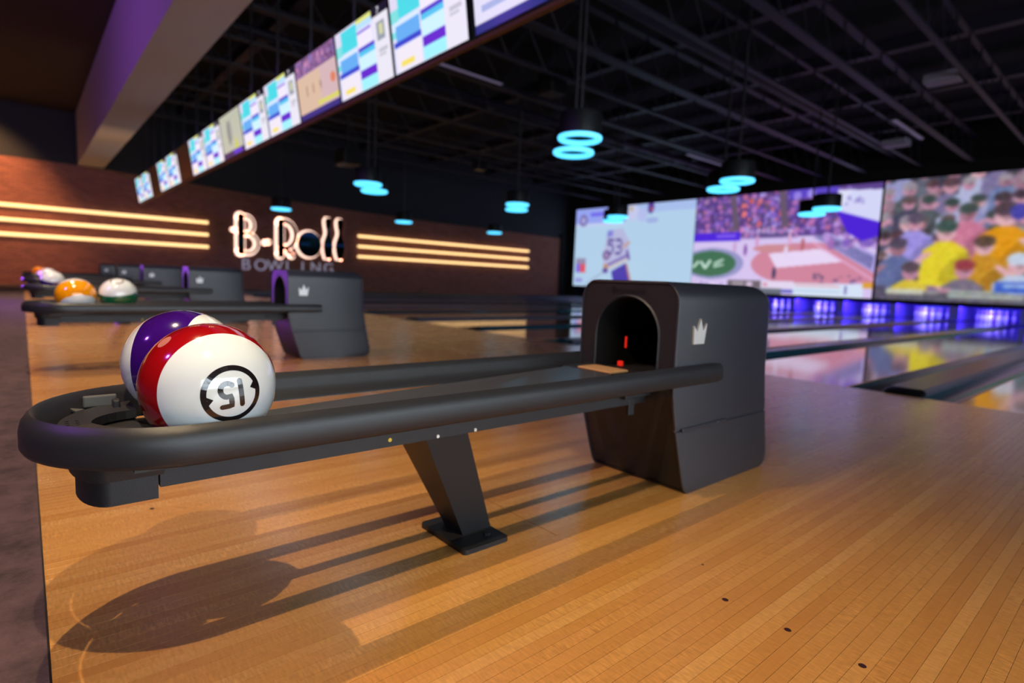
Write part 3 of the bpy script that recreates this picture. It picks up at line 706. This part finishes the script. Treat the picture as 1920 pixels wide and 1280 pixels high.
c1.poly([(0.31, 0.30), (0.44, 0.27), (0.50, 0.42), (0.51, 0.55), (0.50, 0.66), (0.34, 0.78), (0.28, 0.74), (0.29, 0.5)], (182, 184, 222))
c1.poly([(0.31, 0.30), (0.36, 0.29), (0.36, 0.36), (0.31, 0.38)], (130, 128, 214)); c1.ell(0.31, 0.60, 0.035, 0.06, (122, 100, 150)); c1.ell(0.31, 0.60, 0.018, 0.03, (160, 140, 190))
c1.text('53', 0.315, 0.40, 0.19, (84, 66, 140), 0.62)
c1.line((0.33, 0.72), (0.50, 0.60), 0.013, (112, 92, 170)); c1.line((0.34, 0.76), (0.50, 0.65), 0.010, (206, 190, 176)); c1.line((0.46, 0.50), (0.50, 0.45), 0.012, (196, 150, 140)); c1.line((0.49, 0.55), (0.51, 0.65), 0.010, (110, 84, 160))
c1.poly([(0.36, 0.80), (0.48, 0.70), (0.53, 0.90), (0.51, 0.95), (0.39, 0.97)], (74, 62, 172)); c1.line((0.49, 0.71), (0.53, 0.92), 0.008, (190, 120, 110))
c1.rect(0.29, 0.71, 0.325, 0.76, (190, 140, 90)); c1.rect(0.285, 0.76, 0.33, 0.82, (92, 74, 160)); c1.line((0.28, 0.82), (0.12, 0.98), 0.006, (150, 160, 186))
c1.rect(0.02, 0.64, 0.115, 0.72, (150, 140, 170)); c1.rect(0.02, 0.71, 0.065, 0.82, (130, 110, 214)); c1.rect(0.065, 0.71, 0.115, 0.82, (224, 84, 96)); c1.rect(0.02, 0.9, 0.09, 0.95, (150, 150, 220))
# basketball
c2 = Canvas(240, 135, (214, 196, 240))
c2.rect(0, 0, 1, 0.44, (92, 66, 140))
c2.crowd((0, 0, 0.85, 0.40), 420, [(150, 110, 210), (190, 120, 190), (120, 90, 190), (86, 60, 120), (196, 110, 150), (170, 150, 226), (104, 84, 110)], (0.008, 0.016))
c2.crowd((0.28, 0.05, 0.55, 0.34), 14, [(236, 100, 84), (240, 120, 120)], (0.008, 0.018))
for u in (0.22, 0.5): c2.poly([(u, 0), (u + 0.035, 0), (u + 0.07, 0.36), (u + 0.03, 0.36)], (104, 86, 110))
c2.rect(0, 0.38, 0.30, 0.47, (78, 40, 220)); c2.rect(0.15, 0.40, 0.27, 0.43, (130, 96, 240)); c2.rect(0.3, 0.36, 0.62, 0.45, (150, 120, 190)); c2.crowd((0.3, 0.33, 0.62, 0.44), 60, [(214, 190, 236), (96, 80, 130), (220, 130, 190)], (0.006, 0.012)); c2.rect(0.38, 0.41, 0.60, 0.44, (90, 76, 130))
c2.ell(0.13, 0.70, 0.20, 0.165, (150, 150, 200)); c2.ell(0.12, 0.70, 0.165, 0.135, (64, 112, 84))
for (a, b) in (((0.01, 0.74), (0.04, 0.68)), ((0.06, 0.68), (0.09, 0.75)), ((0.09, 0.75), (0.12, 0.67)), ((0.15, 0.70), (0.20, 0.66)), ((0.15, 0.73), (0.20, 0.71))): c2.line(a, b, 0.009, (206, 232, 220))
c2.ell(0.66, 0.70, 0.285, 0.20, (208, 134, 158)); c2.poly([(0.60, 0.53), (0.72, 0.5), (1.0, 0.75), (1.0, 0.86), (0.8, 0.88), (0.62, 0.8)], (208, 134, 158)); c2.ell(0.50, 0.55, 0.12, 0.04, (204, 140, 150))
c2.poly([(0.47, 0.60), (0.74, 0.56), (0.86, 0.68), (0.52, 0.74)], (232, 214, 246)); c2.line((0.70, 0.5), (1.0, 0.84), 0.006, (226, 170, 210))
c2.poly([(0.70, 0.45), (0.78, 0.42), (1.0, 0.62), (1.0, 0.78)], (176, 164, 226))
for i in range(26): t = i / 26; c2.line((0.71 + 0.28 * t, 0.455 + 0.29 * t), (0.755 + 0.24 * t, 0.425 + 0.22 * t), 0.004, (84, 84, 140), 0.8)
c2.crowd((0.76, 0.30, 1.0, 0.55), 70, [(130, 96, 190), (90, 66, 130), (190, 150, 220), (160, 110, 180)], (0.01, 0.02))
c2.poly([(0.80, 0.04), (1.0, 0.06), (1.0, 0.36), (0.93, 0.34), (0.80, 0.24)], (212, 214, 248)); c2.poly([(0.80, 0.22), (1.0, 0.34), (1.0, 0.46), (0.93, 0.50), (0.86, 0.42)], (78, 36, 214)); c2.crowd((0.84, 0.11, 0.93, 0.17), 12, [(150, 140, 210)], (0.006, 0.01))
for i in range(4): c2.line((0.78 + 0.016 * i, 0.16), (0.81 + 0.016 * i, 0.04), 0.004, (230, 230, 250))
c2.rect(0.56, 0, 0.8, 0.09, (92, 70, 196)); c2.ell(0.60, 0.06, 0.02, 0.04, (150, 130, 226)); c2.ell(0.67, 0.05, 0.02, 0.04, (160, 140, 236))
for (u, v, k) in ((0.335, 0.56, (140, 90, 170)), (0.27, 0.53, (200, 160, 210)), (0.565, 0.58, (226, 210, 240)), (0.51, 0.79, (70, 60, 100)), (0.40, 0.47, (210, 150, 200)), (0.58, 0.46, (220, 170, 210)), (0.65, 0.52, (180, 100, 110))): c2.ell(u, v, 0.010, 0.06, k)
c2.rect(0.24, 0.87, 0.44, 0.94, (112, 100, 112)); c2.rect(0.27, 0.885, 0.34, 0.92, (160, 150, 160)); c2.ell(0.375, 0.905, 0.02, 0.025, (214, 190, 220)); c2.rect(0.44, 0.87, 0.62, 0.94, (226, 214, 240)); c2.rect(0.455, 0.89, 0.48, 0.92, (216, 140, 160)); c2.rect(0.56, 0.95, 0.62, 0.98, (84, 92, 190)); c2.rect(0.24, 0.94, 0.56, 1.0, (104, 110, 124))
c2.rect(0.62, 0.88, 0.96, 1.0, (214, 226, 246)); c2.rect(0.63, 0.9, 0.85, 0.91, (230, 170, 180)); c2.rect(0.63, 0.945, 0.85, 0.955, (150, 190, 210)); c2.rect(0.955, 0.86, 1.0, 0.91, (220, 160, 60)); c2.crowd((0.7, 0.80, 0.96, 0.87), 16, [(96, 80, 120), (120, 90, 140)], (0.006, 0.012)); c2.rect(0.875, 0.90, 0.885, 0.97, (90, 80, 160))
c2.crowd((0.0, 0.90, 0.22, 0.98), 14, [(226, 210, 240), (150, 140, 200)], (0.008, 0.014))
# cheering fans
c3 = Canvas(240, 135, (92, 90, 112))
SKIN = [(206, 150, 170), (190, 136, 160), (220, 170, 180), (160, 112, 130)]
def fan(u, v, sc, torso, hair, arms=True):
    sk = SKIN[rng.integers(4)]
    c3.poly([(u - 0.055 * sc, v + 0.10 * sc), (u - 0.02 * sc, v + 0.055 * sc), (u + 0.02 * sc, v + 0.055 * sc), (u + 0.055 * sc, v + 0.10 * sc), (u + 0.06 * sc, v + 0.30 * sc), (u - 0.06 * sc, v + 0.30 * sc)], torso)
    c3.ell(u + 0.03 * sc, v + 0.2 * sc, 0.025 * sc, 0.09 * sc, np.array(torso) * 0.78, 0.7, 0.3)
    c3.ell(u, v, 0.026 * sc, 0.056 * sc, sk); c3.ell(u, v - 0.028 * sc, 0.029 * sc, 0.036 * sc, hair); c3.ell(u + 0.004, v + 0.012 * sc, 0.010 * sc, 0.012 * sc, np.array(sk) * 0.75)
    if arms and rng.random() < 0.6:
        d = rng.choice([-1, 1]); c3.line((u + d * 0.05 * sc, v + 0.13 * sc), (u + d * 0.085 * sc, v + 0.20 * sc), 0.010 * sc, sk); c3.line((u + d * 0.085 * sc, v + 0.20 * sc), (u + d * 0.04 * sc, v + 0.12 * sc), 0.009 * sc, sk)
c3.a[:] = (66, 66, 80)
TOR = [(120, 112, 150), (96, 100, 116), (150, 150, 196), (84, 90, 96), (140, 110, 150), (110, 126, 170), (72, 70, 92), (176, 180, 214), (150, 120, 140)]
HAIR = [(70, 56, 66), (96, 80, 84), (60, 72, 70), (150, 140, 150), (84, 60, 70)]
for rv in np.arange(-0.04, 0.92, 0.13):
    for ru in np.arange(0.0, 1.06, 0.085):
        fan(ru + rng.uniform(-0.02, 0.02), rv + rng.uniform(-0.03, 0.03), rng.uniform(0.85, 1.1), TOR[rng.integers(len(TOR))], HAIR[rng.integers(len(HAIR))])
for (u_, v_, k_, t_, h_) in ((0.14, 0.36, 1.2, (156, 144, 224), (90, 80, 100)), (0.33, 0.30, 1.2, (200, 120, 150), (66, 76, 74)), (0.62, 0.24, 1.15, (196, 176, 196), (90, 84, 80)), (0.80, 0.22, 1.2, (70, 168, 150), (80, 60, 66)), (0.70, 0.33, 1.35, (36, 138, 60), (110, 90, 96)),
                         (0.46, 0.33, 1.55, (222, 150, 24), (84, 66, 76)), (0.26, 0.44, 1.45, (224, 204, 48), (64, 84, 78)), (0.40, 0.56, 1.3, (196, 140, 40), (90, 70, 60)), (0.08, 0.56, 1.3, (98, 108, 156), (80, 70, 90)), (0.60, 0.58, 1.3, (84, 104, 108), (96, 90, 90)), (0.83, 0.50, 1.4, (78, 84, 92), (70, 60, 60)), (0.94, 0.40, 1.3, (180, 150, 190), (80, 70, 80)),
                         (0.34, 0.74, 1.3, (120, 110, 130), (150, 64, 72)), (0.52, 0.70, 1.4, (186, 196, 222), (196, 206, 228)), (0.72, 0.66, 1.3, (150, 160, 216), (150, 130, 150)), (0.14, 0.76, 1.3, (214, 188, 62), (86, 70, 80)), (0.88, 0.70, 1.2, (84, 80, 180), (76, 84, 70))): fan(u_, v_, k_, t_, h_)
c3.line((0.885, 0.12), (0.96, 0.42), 0.014, (222, 196, 190)); c3.ell(0.50, 0.31, 0.03, 0.06, (70, 66, 160))
c3.rect(0, 0.925, 1, 1.0, (94, 90, 104)); c3.rect(0, 0.88, 0.05, 1.0, (86, 80, 100))
c3.rect(0.05, 0.905, 0.20, 0.945, (196, 196, 180)); c3.rect(0.21, 0.91, 0.26, 0.94, (150, 146, 150))
c3.rect(0.29, 0.905, 0.50, 0.925, (170, 176, 170)); c3.rect(0.29, 0.935, 0.55, 0.96, (170, 176, 170)); c3.rect(0.56, 0.915, 0.74, 0.955, (174, 180, 170))
c3.rect(0.45, 0.83, 0.82, 0.91, (64, 96, 200)); c3.rect(0.48, 0.845, 0.63, 0.875, (150, 176, 226)); c3.text('43', 0.70, 0.835, 0.07, (236, 240, 250), 0.8)
c3.rect(0.70, 0.805, 0.98, 0.825, (190, 196, 180)); c3.rect(0.82, 0.83, 0.93, 0.9, (110, 106, 90)); c3.rect(0.84, 0.84, 0.91, 0.87, (196, 200, 160)); c3.ell(0.835, 0.935, 0.014, 0.025, (206, 206, 60)); c3.rect(0.86, 0.925, 0.95, 0.945, (150, 150, 140)); c3.rect(0.93, 0.83, 1.0, 0.91, (220, 230, 200))
c3.a += rng.normal(0, 16, (c3.h, c3.w, 1)) + rng.normal(0, 8, (c3.h, c3.w, 3)); c3.a = np.clip(c3.a, 8, 250)
c1.blur(3); c2.blur(2); c3.blur(5)
SCR = [(c1, -17.68, 'giant wall screen showing a hockey player numbered 53 on white ice'), (c2, -10.53, 'giant wall screen showing a basketball court with a green circle'), (c3, -3.28, 'giant wall screen showing cheering fans in yellow and green')]
for cv, x, lab in SCR:
    t = empty('wall_screen', (x, YB - 0.05, 0.585), lab, 'screen', 'wall screens above the pins')
    if x == -17.68: t.location.x = -17.72
    me = picture_mesh(cv, SW - 0.04, SH - 0.04); me.materials.append(M_SCR)
    pc = bpy.data.objects.new('picture', me); COL.objects.link(pc); pc.parent = t; pc.location = (0, -0.062, 0.02)
    MB().box(-SW / 2, SW / 2, -0.06, 0.02, 0, SH).build('screen_body', M_BEZ, t)

# ------------------------------------------------------------------ hanging monitors
MW, MH = 1.112, 0.655
def score_canvas(num):
    c = Canvas(96, 58, (206, 206, 232))
    c.rect(0, 0, 0.30, 0.34, (206, 200, 222)); c.rect(0, 0.2, 0.12, 0.55, (120, 206, 206)); c.rect(0.12, 0.03, 0.44, 0.34, (70, 200, 212)); c.rect(0.0, 0.36, 0.42, 0.46, (200, 216, 240))
    c.rect(0.06, 0.42, 0.42, 0.62, (96, 160, 224)); c.rect(0.02, 0.6, 0.43, 0.67, (56, 66, 190)); c.rect(0.04, 0.69, 0.42, 0.98, (222, 214, 226)); c.rect(0.10, 0.87, 0.30, 0.93, (226, 206, 90))
    c.rect(0.44, 0.0, 0.72, 0.07, (206, 210, 120)); c.rect(0.44, 0.07, 0.72, 0.16, (170, 206, 236)); c.rect(0.44, 0.16, 0.72, 0.40, (222, 214, 230)); c.rect(0.44, 0.17, 0.70, 0.2, (130, 100, 206)); c.rect(0.44, 0.40, 0.76, 0.45, (80, 60, 190)); c.rect(0.44, 0.45, 0.76, 0.52, (80, 180, 220))
    c.rect(0.44, 0.52, 0.78, 0.72, (190, 222, 240)); c.rect(0.44, 0.70, 0.80, 0.82, (96, 40, 190)); c.rect(0.44, 0.82, 0.84, 0.99, (150, 222, 230))
    c.rect(0.74, 0.12, 1.0, 1.0, (216, 212, 224)); c.rect(0.79, 0.20, 0.93, 0.45, (140, 146, 160)); c.rect(0.83, 0.24, 0.90, 0.38, (196, 196, 150)); c.rect(0.80, 0.55, 0.95, 0.60, (180, 178, 190)); c.rect(0.80, 0.62, 0.92, 0.66, (184, 182, 194))
    c.rect(0.72, 0.0, 1.0, 0.12, (18, 16, 34)); c.text(num, 0.82, 0.015, 0.09, (220, 220, 230), 0.8)
    return c
cb_ = Canvas(96, 58, (196, 166, 170)); cb_.rect(0, 0, 1, 0.28, (120, 84, 130)); cb_.crowd((0, 0, 1, 0.26), 60, [(160, 110, 160), (90, 60, 100), (130, 120, 190), (190, 130, 170)], (0.012, 0.03)); cb_.rect(0, 0.3, 0.6, 0.9, (202, 172, 150)); cb_.ell(0.9, 0.55, 0.06, 0.08, (206, 120, 90))
for u in (0.25, 0.42, 0.6): cb_.ell(u, 0.55, 0.012, 0.09, (140, 90, 80))
cb_.rect(0.5, 0.80, 1.0, 0.86, (200, 196, 90)); cb_.rect(0, 0.9, 1, 1, (60, 48, 120))
cg_ = Canvas(96, 58, (176, 176, 160)); cg_.ell(0.4, 0.45, 0.08, 0.28, (130, 128, 124)); cg_.ell(0.5, 0.40, 0.05, 0.25, (150, 150, 146)); cg_.poly([(0.6, 0.85), (0.68, 0.55), (0.76, 0.85)], (190, 190, 60)); cg_.rect(0, 0.86, 1, 1, (54, 40, 90)); cg_.rect(0.5, 0.88, 0.9, 0.96, (90, 50, 200))
cw_ = Canvas(96, 58, (206, 204, 220)); cw_.rect(0.0, 0.9, 1.0, 1.0, (30, 44, 110)); cw_.ell(0.12, 0.52, 0.05, 0.07, (90, 190, 60)); cw_.ell(0.17, 0.55, 0.03, 0.05, (90, 96, 100)); cw_.rect(0.26, 0.48, 0.52, 0.52, (176, 176, 190)); cw_.rect(0.26, 0.56, 0.46, 0.6, (180, 180, 194)); cw_.rect(0.08, 0.72, 0.9, 0.80, (150, 164, 200)); cw_.rect(0.55, 0.30, 0.9, 0.62, (226, 196, 170)); cw_.rect(0.1, 0.1, 0.8, 0.2, (170, 170, 200))
cd_ = Canvas(8, 6, (12, 10, 14))
M_ROD = pmat('hanger_rod', C(52, 50, 58), 0.5, metal=0.5, noise=0.2)
mcache = {}
def monitor(x, key, cv, lab, grp):
    t = empty('hanging_monitor', (x, 2.615, 2.466), lab, 'monitor', grp); t.rotation_euler = (math.atan2(0.095, 0.65), 0, 0)
    if key not in mcache:
        me = picture_mesh(cv, MW - 0.02, MH - 0.02); me.materials.append(M_MON if key != 'off' else M_BEZ); mcache[key] = me
    pc = bpy.data.objects.new('picture', mcache[key]); COL.objects.link(pc); pc.parent = t; pc.location = (0, -0.002, 0.01)
    if 'body' not in mcache:
        b = MB().box(-MW / 2, MW / 2, 0.0, 0.055, 0, MH).box(-0.3, 0.3, 0.055, 0.11, 0.1, 0.5).build('casing', M_BEZ, t); mcache['body'] = b.data
        r = MB()
        r.cyl((0, 0.09, 0.45), (0, 0.58, 3.72), 0.017, n=8); r2 = r.build('hanger_rod', M_ROD, t, loc=(-0.35, 0, 0)); mcache['rod'] = r2.data
    else:
        o = bpy.data.objects.new('casing', mcache['body']); COL.objects.link(o); o.parent = t
        o = bpy.data.objects.new('hanger_rod', mcache['rod']); COL.objects.link(o); o.parent = t; o.location = (-0.35, 0, 0)
x0 = -3.64 - PITCH / 6
seq = [('s', '8'), ('s', '7'), ('b', ''), ('s', '6'), ('s', '5'), ('g', ''), ('s', '4'), ('s', '3'), ('o', ''), ('s', '2'), ('s', '1'), ('o', ''), ('s', '0'), ('s', '9'), ('o', '')]
SL = {0: 'overhead scoring monitor between the white page monitor and another scoring monitor', 1: 'overhead scoring monitor beside the basketball monitor, on the white page side', 3: 'overhead scoring monitor beside the basketball monitor, on the grey picture side',
      4: 'overhead scoring monitor beside the grey picture monitor, on the basketball side', 6: 'overhead scoring monitor beside the grey picture monitor, on the brick wall side', 7: 'overhead scoring monitor just before the first dark monitor beyond the grey picture',
      9: 'overhead scoring monitor just past the first dark monitor', 10: 'overhead scoring monitor just before the second dark monitor', 12: 'overhead scoring monitor just past the second dark monitor', 13: 'last overhead scoring monitor in the row, closest to the brick wall'}
for i, (k, num) in enumerate(seq):
    x = x0 - i * PITCH / 3
    if i > 13: break
    if k == 's': monitor(x, 's' + num, score_canvas(num), SL[i], 'overhead scoring monitors')
    elif k == 'b': monitor(x, 'b', cb_, 'overhead monitor showing a basketball game between scoring monitors', 'overhead game monitors')
    elif k == 'g': monitor(x, 'g', cg_, 'overhead monitor with a pale grey picture and a yellow patch', 'overhead game monitors')
    else: monitor(x, 'off', cd_, ('first' if i == 8 else 'second') + ' dark switched-off overhead monitor beyond the grey picture monitor', 'overhead dark monitors')
monitor(x0 + PITCH / 3 + 0.05, 'w', cw_, 'overhead monitor showing a white page with a green spot', 'overhead game monitors')
tr = MB().box(-19.5, -0.3, 0.015, 0.06, -0.03, -0.004).build('monitor_rail', pmat('monitor_rail_paint', C(120, 86, 50), 0.5, noise=0.2), None, loc=(0, 2.615, 2.466))
tag(tr, 'long thin rail running under the hanging row of monitors', 'rail')

# ================================================================== SIGN AND LED LINES ON THE BRICK WALL
XS = XW + 0.05
M_HALO = pmat('sign_halo_light', C(255, 220, 200), 0.5, noise=0.03, emit=(1.0, 0.66, 0.52, 1), estr=1.7)
M_FACE = pmat('sign_black_face', C(10, 10, 12), 0.12, noise=0.05)
M_GREYL = pmat('sign_grey_letter', C(200, 196, 215), 0.5, noise=0.1, emit=(0.62, 0.58, 0.75, 1), estr=0.22)  # faint glow added to lift the unlit grey letters
def arcpts(cy, cz, ry, rz, a0, a1, n=16): return [(cy + ry * math.cos(math.radians(a0 + (a1 - a0) * i / n)), cz + rz * math.sin(math.radians(a0 + (a1 - a0) * i / n))) for i in range(n + 1)]
def stroke(b, pts, w, x0_, x1_):
    for poly in ribbon(pts, w): b.prism(poly, 'x', x0_, x1_)
K = 22.0 / 20.2
def sy(v): return v * K
def sz(v): return 0.68 + (v - 0.68) * K
sign = empty('wall_sign', (XS, sy(7.1), sz(1.2)), 'halo-lit sign with black letters B and R, a bowling ball and two pins', 'sign')
def letter(name, strokes):
    f = MB(); h = MB()
    for pts, w in strokes:
        q = [(sy(y) - sy(7.1), sz(z) - sz(1.2)) for y, z in pts]
        stroke(f, q, w, 0.13, 0.17); stroke(h, q, w + 0.07, 0.0, 0.03)
    o = f.build(name, M_FACE, sign); h.build('halo_light', M_HALO, o)
letter('letter_b', [(seg_line((5.45, 1.28), (5.45, 2.42), 4), 0.11), ([(5.45, 2.44)] + arcpts(5.62, 2.16, 0.22, 0.28, 80, -80) + [(5.45, 1.89)], 0.036), ([(5.45, 1.87)] + arcpts(5.66, 1.56, 0.30, 0.31, 85, -85) + [(5.45, 1.25)], 0.036), (seg_line((5.22, 1.98), (5.45, 1.96), 2), 0.018)])
letter('hyphen', [(seg_line((6.20, 1.63), (6.36, 1.66), 2), 0.035)])
letter('letter_r', [(seg_line((6.72, 1.26), (6.72, 2.36), 4), 0.11), ([(6.72, 2.40)] + arcpts(6.86, 1.95, 0.36, 0.45, 85, -85) + [(6.75, 1.50)], 0.065), (seg_line((6.86, 1.52), (7.12, 1.24), 3), 0.06)])
def shape(name, poly, grow):
    q = [(sy(y) - sy(7.1), sz(z) - sz(1.2)) for y, z in poly]; cy_ = sum(p[0] for p in q) / len(q); cz_ = sum(p[1] for p in q) / len(q)
    o = MB().prism(q, 'x', 0.13, 0.18).build(name, M_FACE, sign)
    hb_ = MB(); stroke(hb_, q + [q[0]], grow, 0.0, 0.03); hb_.build('halo_light', M_HALO, o); return o
disc = shape('ball_shape', arcpts(7.71, 1.68, 0.42, 0.45, 0, 345, 30), 0.06)
PINP = [(0.0, 1.46), (0.07, 1.44), (0.115, 1.34), (0.10, 1.16), (0.06, 0.98), (0.07, 0.84), (0.15, 0.62), (0.18, 0.44), (0.15, 0.22), (0.09, 0.0)]
for yy in (8.38, 8.83):
    shape('pin_shape', [(yy + y, 1.22 + z) for y, z in PINP[1:]][::-1] + [(yy - y, 1.22 + z) for y, z in PINP[1:]], 0.055)
M_BLUEM = pmat('sign_blue_patch', C(30, 96, 170), 0.3, noise=0.1)  # blue reflected in the black ball, laid on as flat coloured pieces
for (a, b, z) in ((7.40, 7.72, 1.68), (8.22, 8.52, 1.70), (8.68, 8.98, 1.72)): MB().box(0.181, 0.186, sy(a) - sy(7.1), sy(b) - sy(7.1), sz(z - 0.04) - sz(1.2), sz(z + 0.04) - sz(1.2)).build('blue_patch', M_BLUEM, sign)
MB().prism([(y, z) for y, z in [(sy(p[0]) - sy(7.1), sz(p[1]) - sz(1.2)) for p in arcpts(7.71, 1.68, 0.40, 0.43, 35, 145, 10)]], 'x', 0.181, 0.186).build('blue_patch', M_BLUEM, sign)
for i, ch in enumerate('BOWLING'):
    vs, fs = text_mesh(ch, 0.58); t_ = MB(); yy = sy(5.62 + i * 0.47) - sy(7.1)
    t_.add([(0.03, yy + x, sz(0.86) - sz(1.2) + y) for x, y, z in vs] + [(0.07, yy + x, sz(0.86) - sz(1.2) + y) for x, y, z in vs], fs + [tuple(j + len(vs) for j in f) for f in fs]); t_.build('grey_letter', M_GREYL, sign)
M_LED = pmat('warm_led_tube', C(255, 220, 160), 0.5, noise=0.03, emit=(1.0, 0.64, 0.27, 1), estr=1.7)
ZL = [2.256, 1.843, 1.430]
for side, (ya, yb_) in (('left', (-6.5, 4.90)), ('right', (10.42, 19.80))):
    for i, z in enumerate(ZL):
        L_ = yb_ - ya
        t = empty('led_line_light', (XS + 0.001, ya, z), '%s warm LED line on the brick wall, %s of the sign' % (('uppermost', 'middle', 'lowest')[i], 'carpet side' if side == 'left' else 'lane side'), 'light', 'warm LED lines')
        MB().cyl((0.075, 0, 0), (0.075, L_, 0), 0.052, n=12).build('tube', M_LED, t, smooth=60)
        MB().box(0.0, 0.03, 0, L_, -0.04, 0.04).build('channel', M_BEZ, t)

# ================================================================== PENDANTS
DZ = 1.95; PR = 0.29
M_RING = pmat('cyan_ring_light', C(160, 235, 255), 0.4, noise=0.03, emit=(0.06, 0.44, 0.72, 1), estr=2.6)
M_SHADE = pmat('drum_shade_black', C(22, 24, 30), 0.5, noise=0.15)
def make_pendant():
    t = empty('drum_pendant', (0, 0, 0))
    MB().lathe([(PR * 0.3, 0.34), (PR * 0.96, 0.34), (PR, 0.32), (PR, 0.035), (PR * 0.9, 0.035), (PR * 0.9, 0.30), (PR * 0.3, 0.30)], n=36).build('shade', M_SHADE, t, smooth=40)
    MB().torus((0, 0, 0.018), PR * 0.92, 0.034, n=44, m=10).build('glow_ring', M_RING, t, smooth=60)
    MB().cyl((0, 0, 0.33), (0, 0, ZC - CAM_H - DZ + 0.03), 0.022, n=8).build('stem', M_ROD, t)
    return t
pend = [(-2.815, 2.982), (-3.056, 3.174), (-2.747, 5.048), (-3.002, 5.299), (-2.798, 7.274), (-3.002, 7.441), (-5.986, 2.96), (-6.219, 3.191), (-5.779, 4.994), (-6.072, 5.25), (-5.483, 6.707), (-5.84, 7.071), (-9.574, 3.218), (-9.429, 5.388), (-9.526, 7.622)]
p0 = make_pendant()
for i, (a, b) in enumerate(pend):
    o = p0 if i == 0 else copy_tree(p0)
    row = 0 if i < 6 else (1 if i < 12 else 2); q = i % 6 if row < 2 else 0
    dz = DZ if row == 2 or q % 2 == 0 else DZ - 0.05
    if row < 2 and q % 2 == 1: a, b = pend[i - 1][0] - 0.49 / DZ, pend[i - 1][1] + 0.40 / DZ
    o.location = (a * DZ, b * DZ, CAM_H + dz)
    PL = ['one of the cyan ring drum pendants paired beside the black speaker box', 'one of the cyan ring drum pendants paired just above the basketball screen', 'one of the cyan ring drum pendants paired in front of the basketball picture',
          'one of the cyan ring drum pendants paired below the hanging monitors', 'one of the cyan ring drum pendants paired beside the small speaker', 'one of the cyan ring drum pendants paired in front of the hockey picture',
          'single cyan ring drum pendant above the wall sign', 'single cyan ring drum pendant above the middle of the lane side LED lines', 'single cyan ring drum pendant above the far end of the lane side LED lines']
    tag(o, PL[row * 3 + (q // 2 if row < 2 else i - 12)], 'pendant lamp', 'cyan ring pendant lamps')

# ================================================================== THINGS UNDER THE CEILING
M_TUBEL = pmat('dim_tube_fixture', C(150, 140, 170), 0.4, noise=0.1, emit=(0.5, 0.42, 0.75, 1), estr=0.10)
def fixture(x, y, ln, z, lab):
    t = empty('strip_fixture', (x, y, z), lab, 'light fixture', 'strip fixtures under the joists')
    MB().bbox(-0.06, 0.06, 0, ln, 0.02, 0.07, 0.01).build('housing', M_BEZ, t); MB().bbox(-0.045, 0.045, 0.02, ln - 0.02, 0, 0.022, 0.006).build('diffuser', M_TUBEL, t)
    for yy in (0.2, ln - 0.2): MB().cyl((0, yy, 0.07), (0, yy, ZC - z), 0.008, n=6).build('hanger', M_ROD, t)
fixture(-10.1, 6.4, 1.75, 4.95, 'pale strip light fixture hanging beside the row of monitors')
fixture(-10.66, 16.3, 2.4, 4.95, 'pale strip light fixture hanging near the hockey screen')
fixture(-4.9, 16.2, 2.4, 4.95, 'pale strip light fixture hanging near the fans screen')
def speaker(x, y, z, sx_, sy_, sz_, lab):
    t = empty('hanging_speaker', (x, y, z), lab, 'speaker', 'black boxes hung from the ceiling')
    MB().bbox(-sx_, sx_, -sy_, sy_, 0, sz_, 0.02).build('cabinet', M_BEZ, t); MB().bbox(-sx_ * 0.85, sx_ * 0.85, -sy_ - 0.012, -sy_ + 0.01, 0.04, sz_ - 0.04, 0.01).build('grille', M_SHADE, t)
    MB().cyl((0, 0, sz_), (0, 0, ZC - z), 0.02, n=8).build('pole', M_ROD, t)
speaker(-9.3, 8.9, 4.75, 0.24, 0.22, 0.5, 'black speaker box hung above the lanes near the double pendants')
speaker(-15.6, 7.1, 3.75, 0.35, 0.25, 0.42, 'wide black speaker box hung before the brick wall')
speaker(-14.6, 11.0, 4.1, 0.16, 0.16, 0.3, 'small black speaker hung far over the lanes')
def projector(x, y, z, lab):
    t = empty('ceiling_projector', (x, y, z), lab, 'projector', 'ceiling projectors')
    MB().bbox(-0.3, 0.3, -0.22, 0.22, 0, 0.17, 0.03).build('body', pmat('projector_shell', C(150, 140, 160), 0.5, noise=0.1), t); MB().cyl((0.1, 0.22, 0.08), (0.1, 0.27, 0.08), 0.06, n=14).build('lens', M_VOID, t); MB().cyl((0, 0, 0.17), (0, 0, ZC - z), 0.025, n=8).build('pole', M_ROD, t)
projector(-3.45, 14.0, 4.95, 'pale projector hung from the ceiling above the fans screen')
projector(-5.3, 17.9, 4.7, 'pale projector hung beside the strip fixture')
